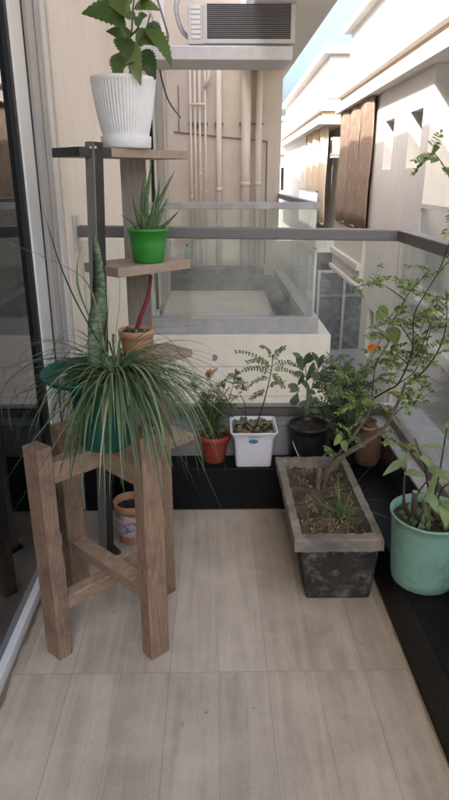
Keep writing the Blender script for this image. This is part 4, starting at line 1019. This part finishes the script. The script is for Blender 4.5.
mb = MB(); BR = [[(374,398,2.03),(388,390,2.0),(398,384,1.95),(408,364,1.9),(413,345,1.86),(414,316,1.82),(424,296,1.78),(438,274,1.72),(452,258,1.68)],
      [(405,385,1.93),(420,375,1.9),(436,355,1.86),(445,332,1.84),(447,310,1.82),(446,291,1.82)],
      [(398,384,1.95),(414,372,1.94),(424,352,1.92),(430,330,1.9),(434,308,1.9)],[(408,364,1.9),(420,350,1.88),(431,322,1.87),(437,303,1.87),(436,299,1.87),(428,312,1.86),(420,332,1.86)],
      [(372,397,2.03),(374,375,2.02),(377,362,2.0),(390,340,1.95),(395,318,1.93),(410,292,1.9),(430,270,1.86)],[(352,438,2.04),(356,405,2.04),(362,380,2.04),(372,356,2.04),(388,328,2.02),(406,300,2.0)],
      [(366,418,2.04),(360,400,2.04),(352,385,2.05),(345,378,2.05)],[(413,345,1.86),(404,330,1.86),(396,322,1.86),(388,318,1.86)],[(376,436,1.97),(392,440,1.9),(402,448,1.85)],
      [(405,300,2.0),(380,284,1.98),(352,288,1.98)],[(438,274,1.72),(452,235,1.66),(456,200,1.62),(449,176,1.6),(440,160,1.6),(432,151,1.6)],[(408,364,1.9),(398,356,1.92),(386,352,1.95)],[(391,418,1.95),(405,405,1.92),(418,400,1.9)]]
for i, e in enumerate(BR):
    p_ = smooth_pts([at(*z_) for z_ in e], 5); r0 = .0036 if i < 2 else .002; mb.tube(p_, taper(len(p_), r0, .001), 6)
sub('twig', mb, M['twig'], sh, smooth=True)
mb = MB()
for (b_, e, Y, n, ll) in [((345,378),(325,358),2.0,9,.034),((345,378),(334,395),2.0,8,.028),((352,385),(335,372),1.97,9,.03),((360,402),(318,398),2.0,11,.03),((358,405),(338,412),1.96,9,.028),((405,300),(416,282),1.9,8,.026),((406,296),(436,296),1.86,9,.024),((405,292),(396,278),1.9,7,.02),
      ((424,296),(432,312),1.78,6,.022),((390,340),(372,338),1.95,7,.024),((388,352),(410,352),1.93,8,.026),((398,356),(385,368),1.93,8,.026),((408,364),(425,348),1.88,8,.026),((408,366),(434,362),1.85,8,.024),((420,350),(446,342),1.85,8,.024),((398,384),(378,382),1.96,8,.026),((400,388),(425,400),1.9,8,.026),((398,392),(408,412),1.9,7,.024),((405,385),(425,378),1.88,8,.026),
      ((372,375),(360,365),2.0,7,.022),((436,355),(449,350),1.84,6,.022),((376,380),(392,374),1.98,8,.026),((391,418),(380,404),1.95,7,.022),((366,418),(350,428),2.02,7,.024),((352,438),(340,425),2.02,7,.024),((344,445),(338,432),2.0,6,.024),((376,436),(395,432),1.95,6,.02),((438,274),(446,266),1.7,5,.02),((430,272),(418,268),1.84,5,.018),((388,392),(402,398),1.93,8,.026),((392,386),(398,366),1.9,8,.026),((345,378),(350,362),2.0,8,.028),((338,392),(322,384),2.04,8,.026),((356,405),(342,396),2.06,8,.024),((362,380),(352,368),2.05,8,.022),((360,400),(376,406),2.0,8,.024),((374,398),(362,412),2.0,8,.024),((404,330),(392,322),1.86,6,.02),((413,345),(428,338),1.86,7,.024),((414,372),(424,386),1.94,8,.024),((424,352),(412,340),1.92,7,.022),((430,330),(444,324),1.9,7,.022),((384,410),(398,420),1.98,8,.022),((352,438),(362,446),2.0,7,.022),((336,458),(326,448),2.02,7,.022),((395,318),(406,312),1.93,6,.02),((447,310),(438,300),1.82,6,.02),((420,375),(432,390),1.9,7,.022)]:
    pinnate(mb, at(*b_, Y), at(*e, Y-random.uniform(-.03,.09)), n, ll*.84, ll*.36, .1)
for path in BR:
    q_ = smooth_pts([at(*z_) for z_ in path], 4); n_ = len(q_)
    for k_ in range(7):
        i_ = random.randint(n_//4, n_-1); dv = Vector((random.gauss(0,1), random.gauss(0,.8), random.gauss(.1,.6))).normalized()
        L_q = random.uniform(.035,.075); pinnate(mb, q_[i_], q_[i_]+dv*L_q, random.randint(5,8), L_q*.34, L_q*.15, .1)
for (b_, e, wpx, Y) in [((386,306),(376,321),13,1.95),((392,326),(396,346),15,1.92),((433,151),(440,147),8,1.6),((444,168),(450,174),8,1.6),((438,158),(431,163),6,1.6),((340,434),(334,446),9,1.98),((343,440),(346,452),9,1.98)]:
    mb.leaf(at(*b_, Y), at(*e, Y-.02), wpx/330, Vector((random.uniform(-.4,.4), -.9, .4)), .15, .2, 'ovate', 0, 9)
sub('foliage', mb, M['lf_lime'], sh, smooth='leaf')

# ================================================================== AQUA POT
aq = Vector((.607, 1.505, KZ)); 
t = thing('potted_plant', aq, 'pale broad leaves and a cut stump in an aqua plastic pot on the side kerb', 'potted plant')
MB().lathe([(.083,0),(.088,.004),(.092,.03),(.104,.19),(.108,.213),(.111,.215),(.111,.221),(.106,.221),(.102,.19)], aq, 72, wob=.008).build('pot', M['aqua_pot'], t, smooth=True)
MB().disc(aq+Vector((0,0,.196)), .102, rough=.008).build('soil', M['soil'], t, smooth=True)
mb = MB(); p_ = [aq+Vector((-.018,-.03,.19)), at(414,512,1.46), at(415,492,1.46)]
mb.tube(p_, [.0085,.008,.0078], 10); p_ = smooth_pts([aq+Vector((-.045,-.01,.19)), at(405,505,1.49), at(404,486,1.49), at(406,462,1.5)]); mb.tube(p_, taper(len(p_), .006, .0025), 8)
stp = mb.build('stump', M['twig'], t, smooth=True)
MB().tube([at(415,492,1.46)+Vector((0,0,.0002)), at(415,492,1.46)+Vector((0,0,.003))], .0072, 12).build('cut_face', M['shelf'], t)
mb = MB()
for e in [[(432,505,1.52),(428,485,1.52),(424,462,1.52),(418,448,1.52),(415,438,1.52)],[(434,500,1.54),(440,470,1.54),(445,440,1.54),(447,428,1.55)],[(436,503,1.5),(443,488,1.48),(452,482,1.45)],[(412,505,1.46),(420,490,1.46),(430,478,1.46)]]:
    p_ = smooth_pts([at(*z_) for z_ in e], 5); mb.tube(p_, taper(len(p_), .0032, .0015), 6)
mb.build('stem', M['twig'], t, smooth=True)
mb = MB()
for (b_, e, wpx, Y, dY) in [((404,461),(383,475),12,1.48,-.04),((404,473),(424,476),13,1.46,-.03),((420,456),(433,470),12,1.5,-.03),((428,468),(449,480),15,1.48,-.05),((428,492),(438,513),14,1.45,-.05),((420,447),(450,448),9,1.52,.03),((444,500),(452,512),14,1.44,-.03),((446,432),(455,420),14,1.55,0),((440,482),(455,470),14,1.5,.03),
                            ((404,470),(406,455),7,1.5,0),((440,505),(447,528),15,1.43,-.04),((405,462),(398,452),8,1.52,.03),((424,460),(412,452),10,1.54,.03),((436,470),(424,500),11,1.5,0)]:
    mb.leaf(at(*b_, Y), at(*e, Y+dY), wpx*.82/420, Vector((random.uniform(-.3,.3), -.6, .8)), .22, .2, 'ovate', 0, 10)
for i in range(70):
    a = aq+Vector((max(-.06,min(.06,random.gauss(0,.04))), max(-.06,min(.06,random.gauss(0,.04))), .198)); mb.leaf(a, a+Vector((random.uniform(-.02,.02), random.uniform(-.02,.02), random.uniform(.005,.05))), .016, up_n(), .2, n=5)
mb.build('foliage', M['lf_sage'], t, smooth='leaf')
# broken bamboo slats behind the aqua pot
for i, (a, b, l) in enumerate([((.645,1.9,.196),(.662,1.62,.196),'thin wooden stick lying on the side kerb behind the aqua pot')]):
    tag(MB().bar(a, b, .012, .010).build('wooden_stick', M['shelf'], bevel=.001), l, 'stick')
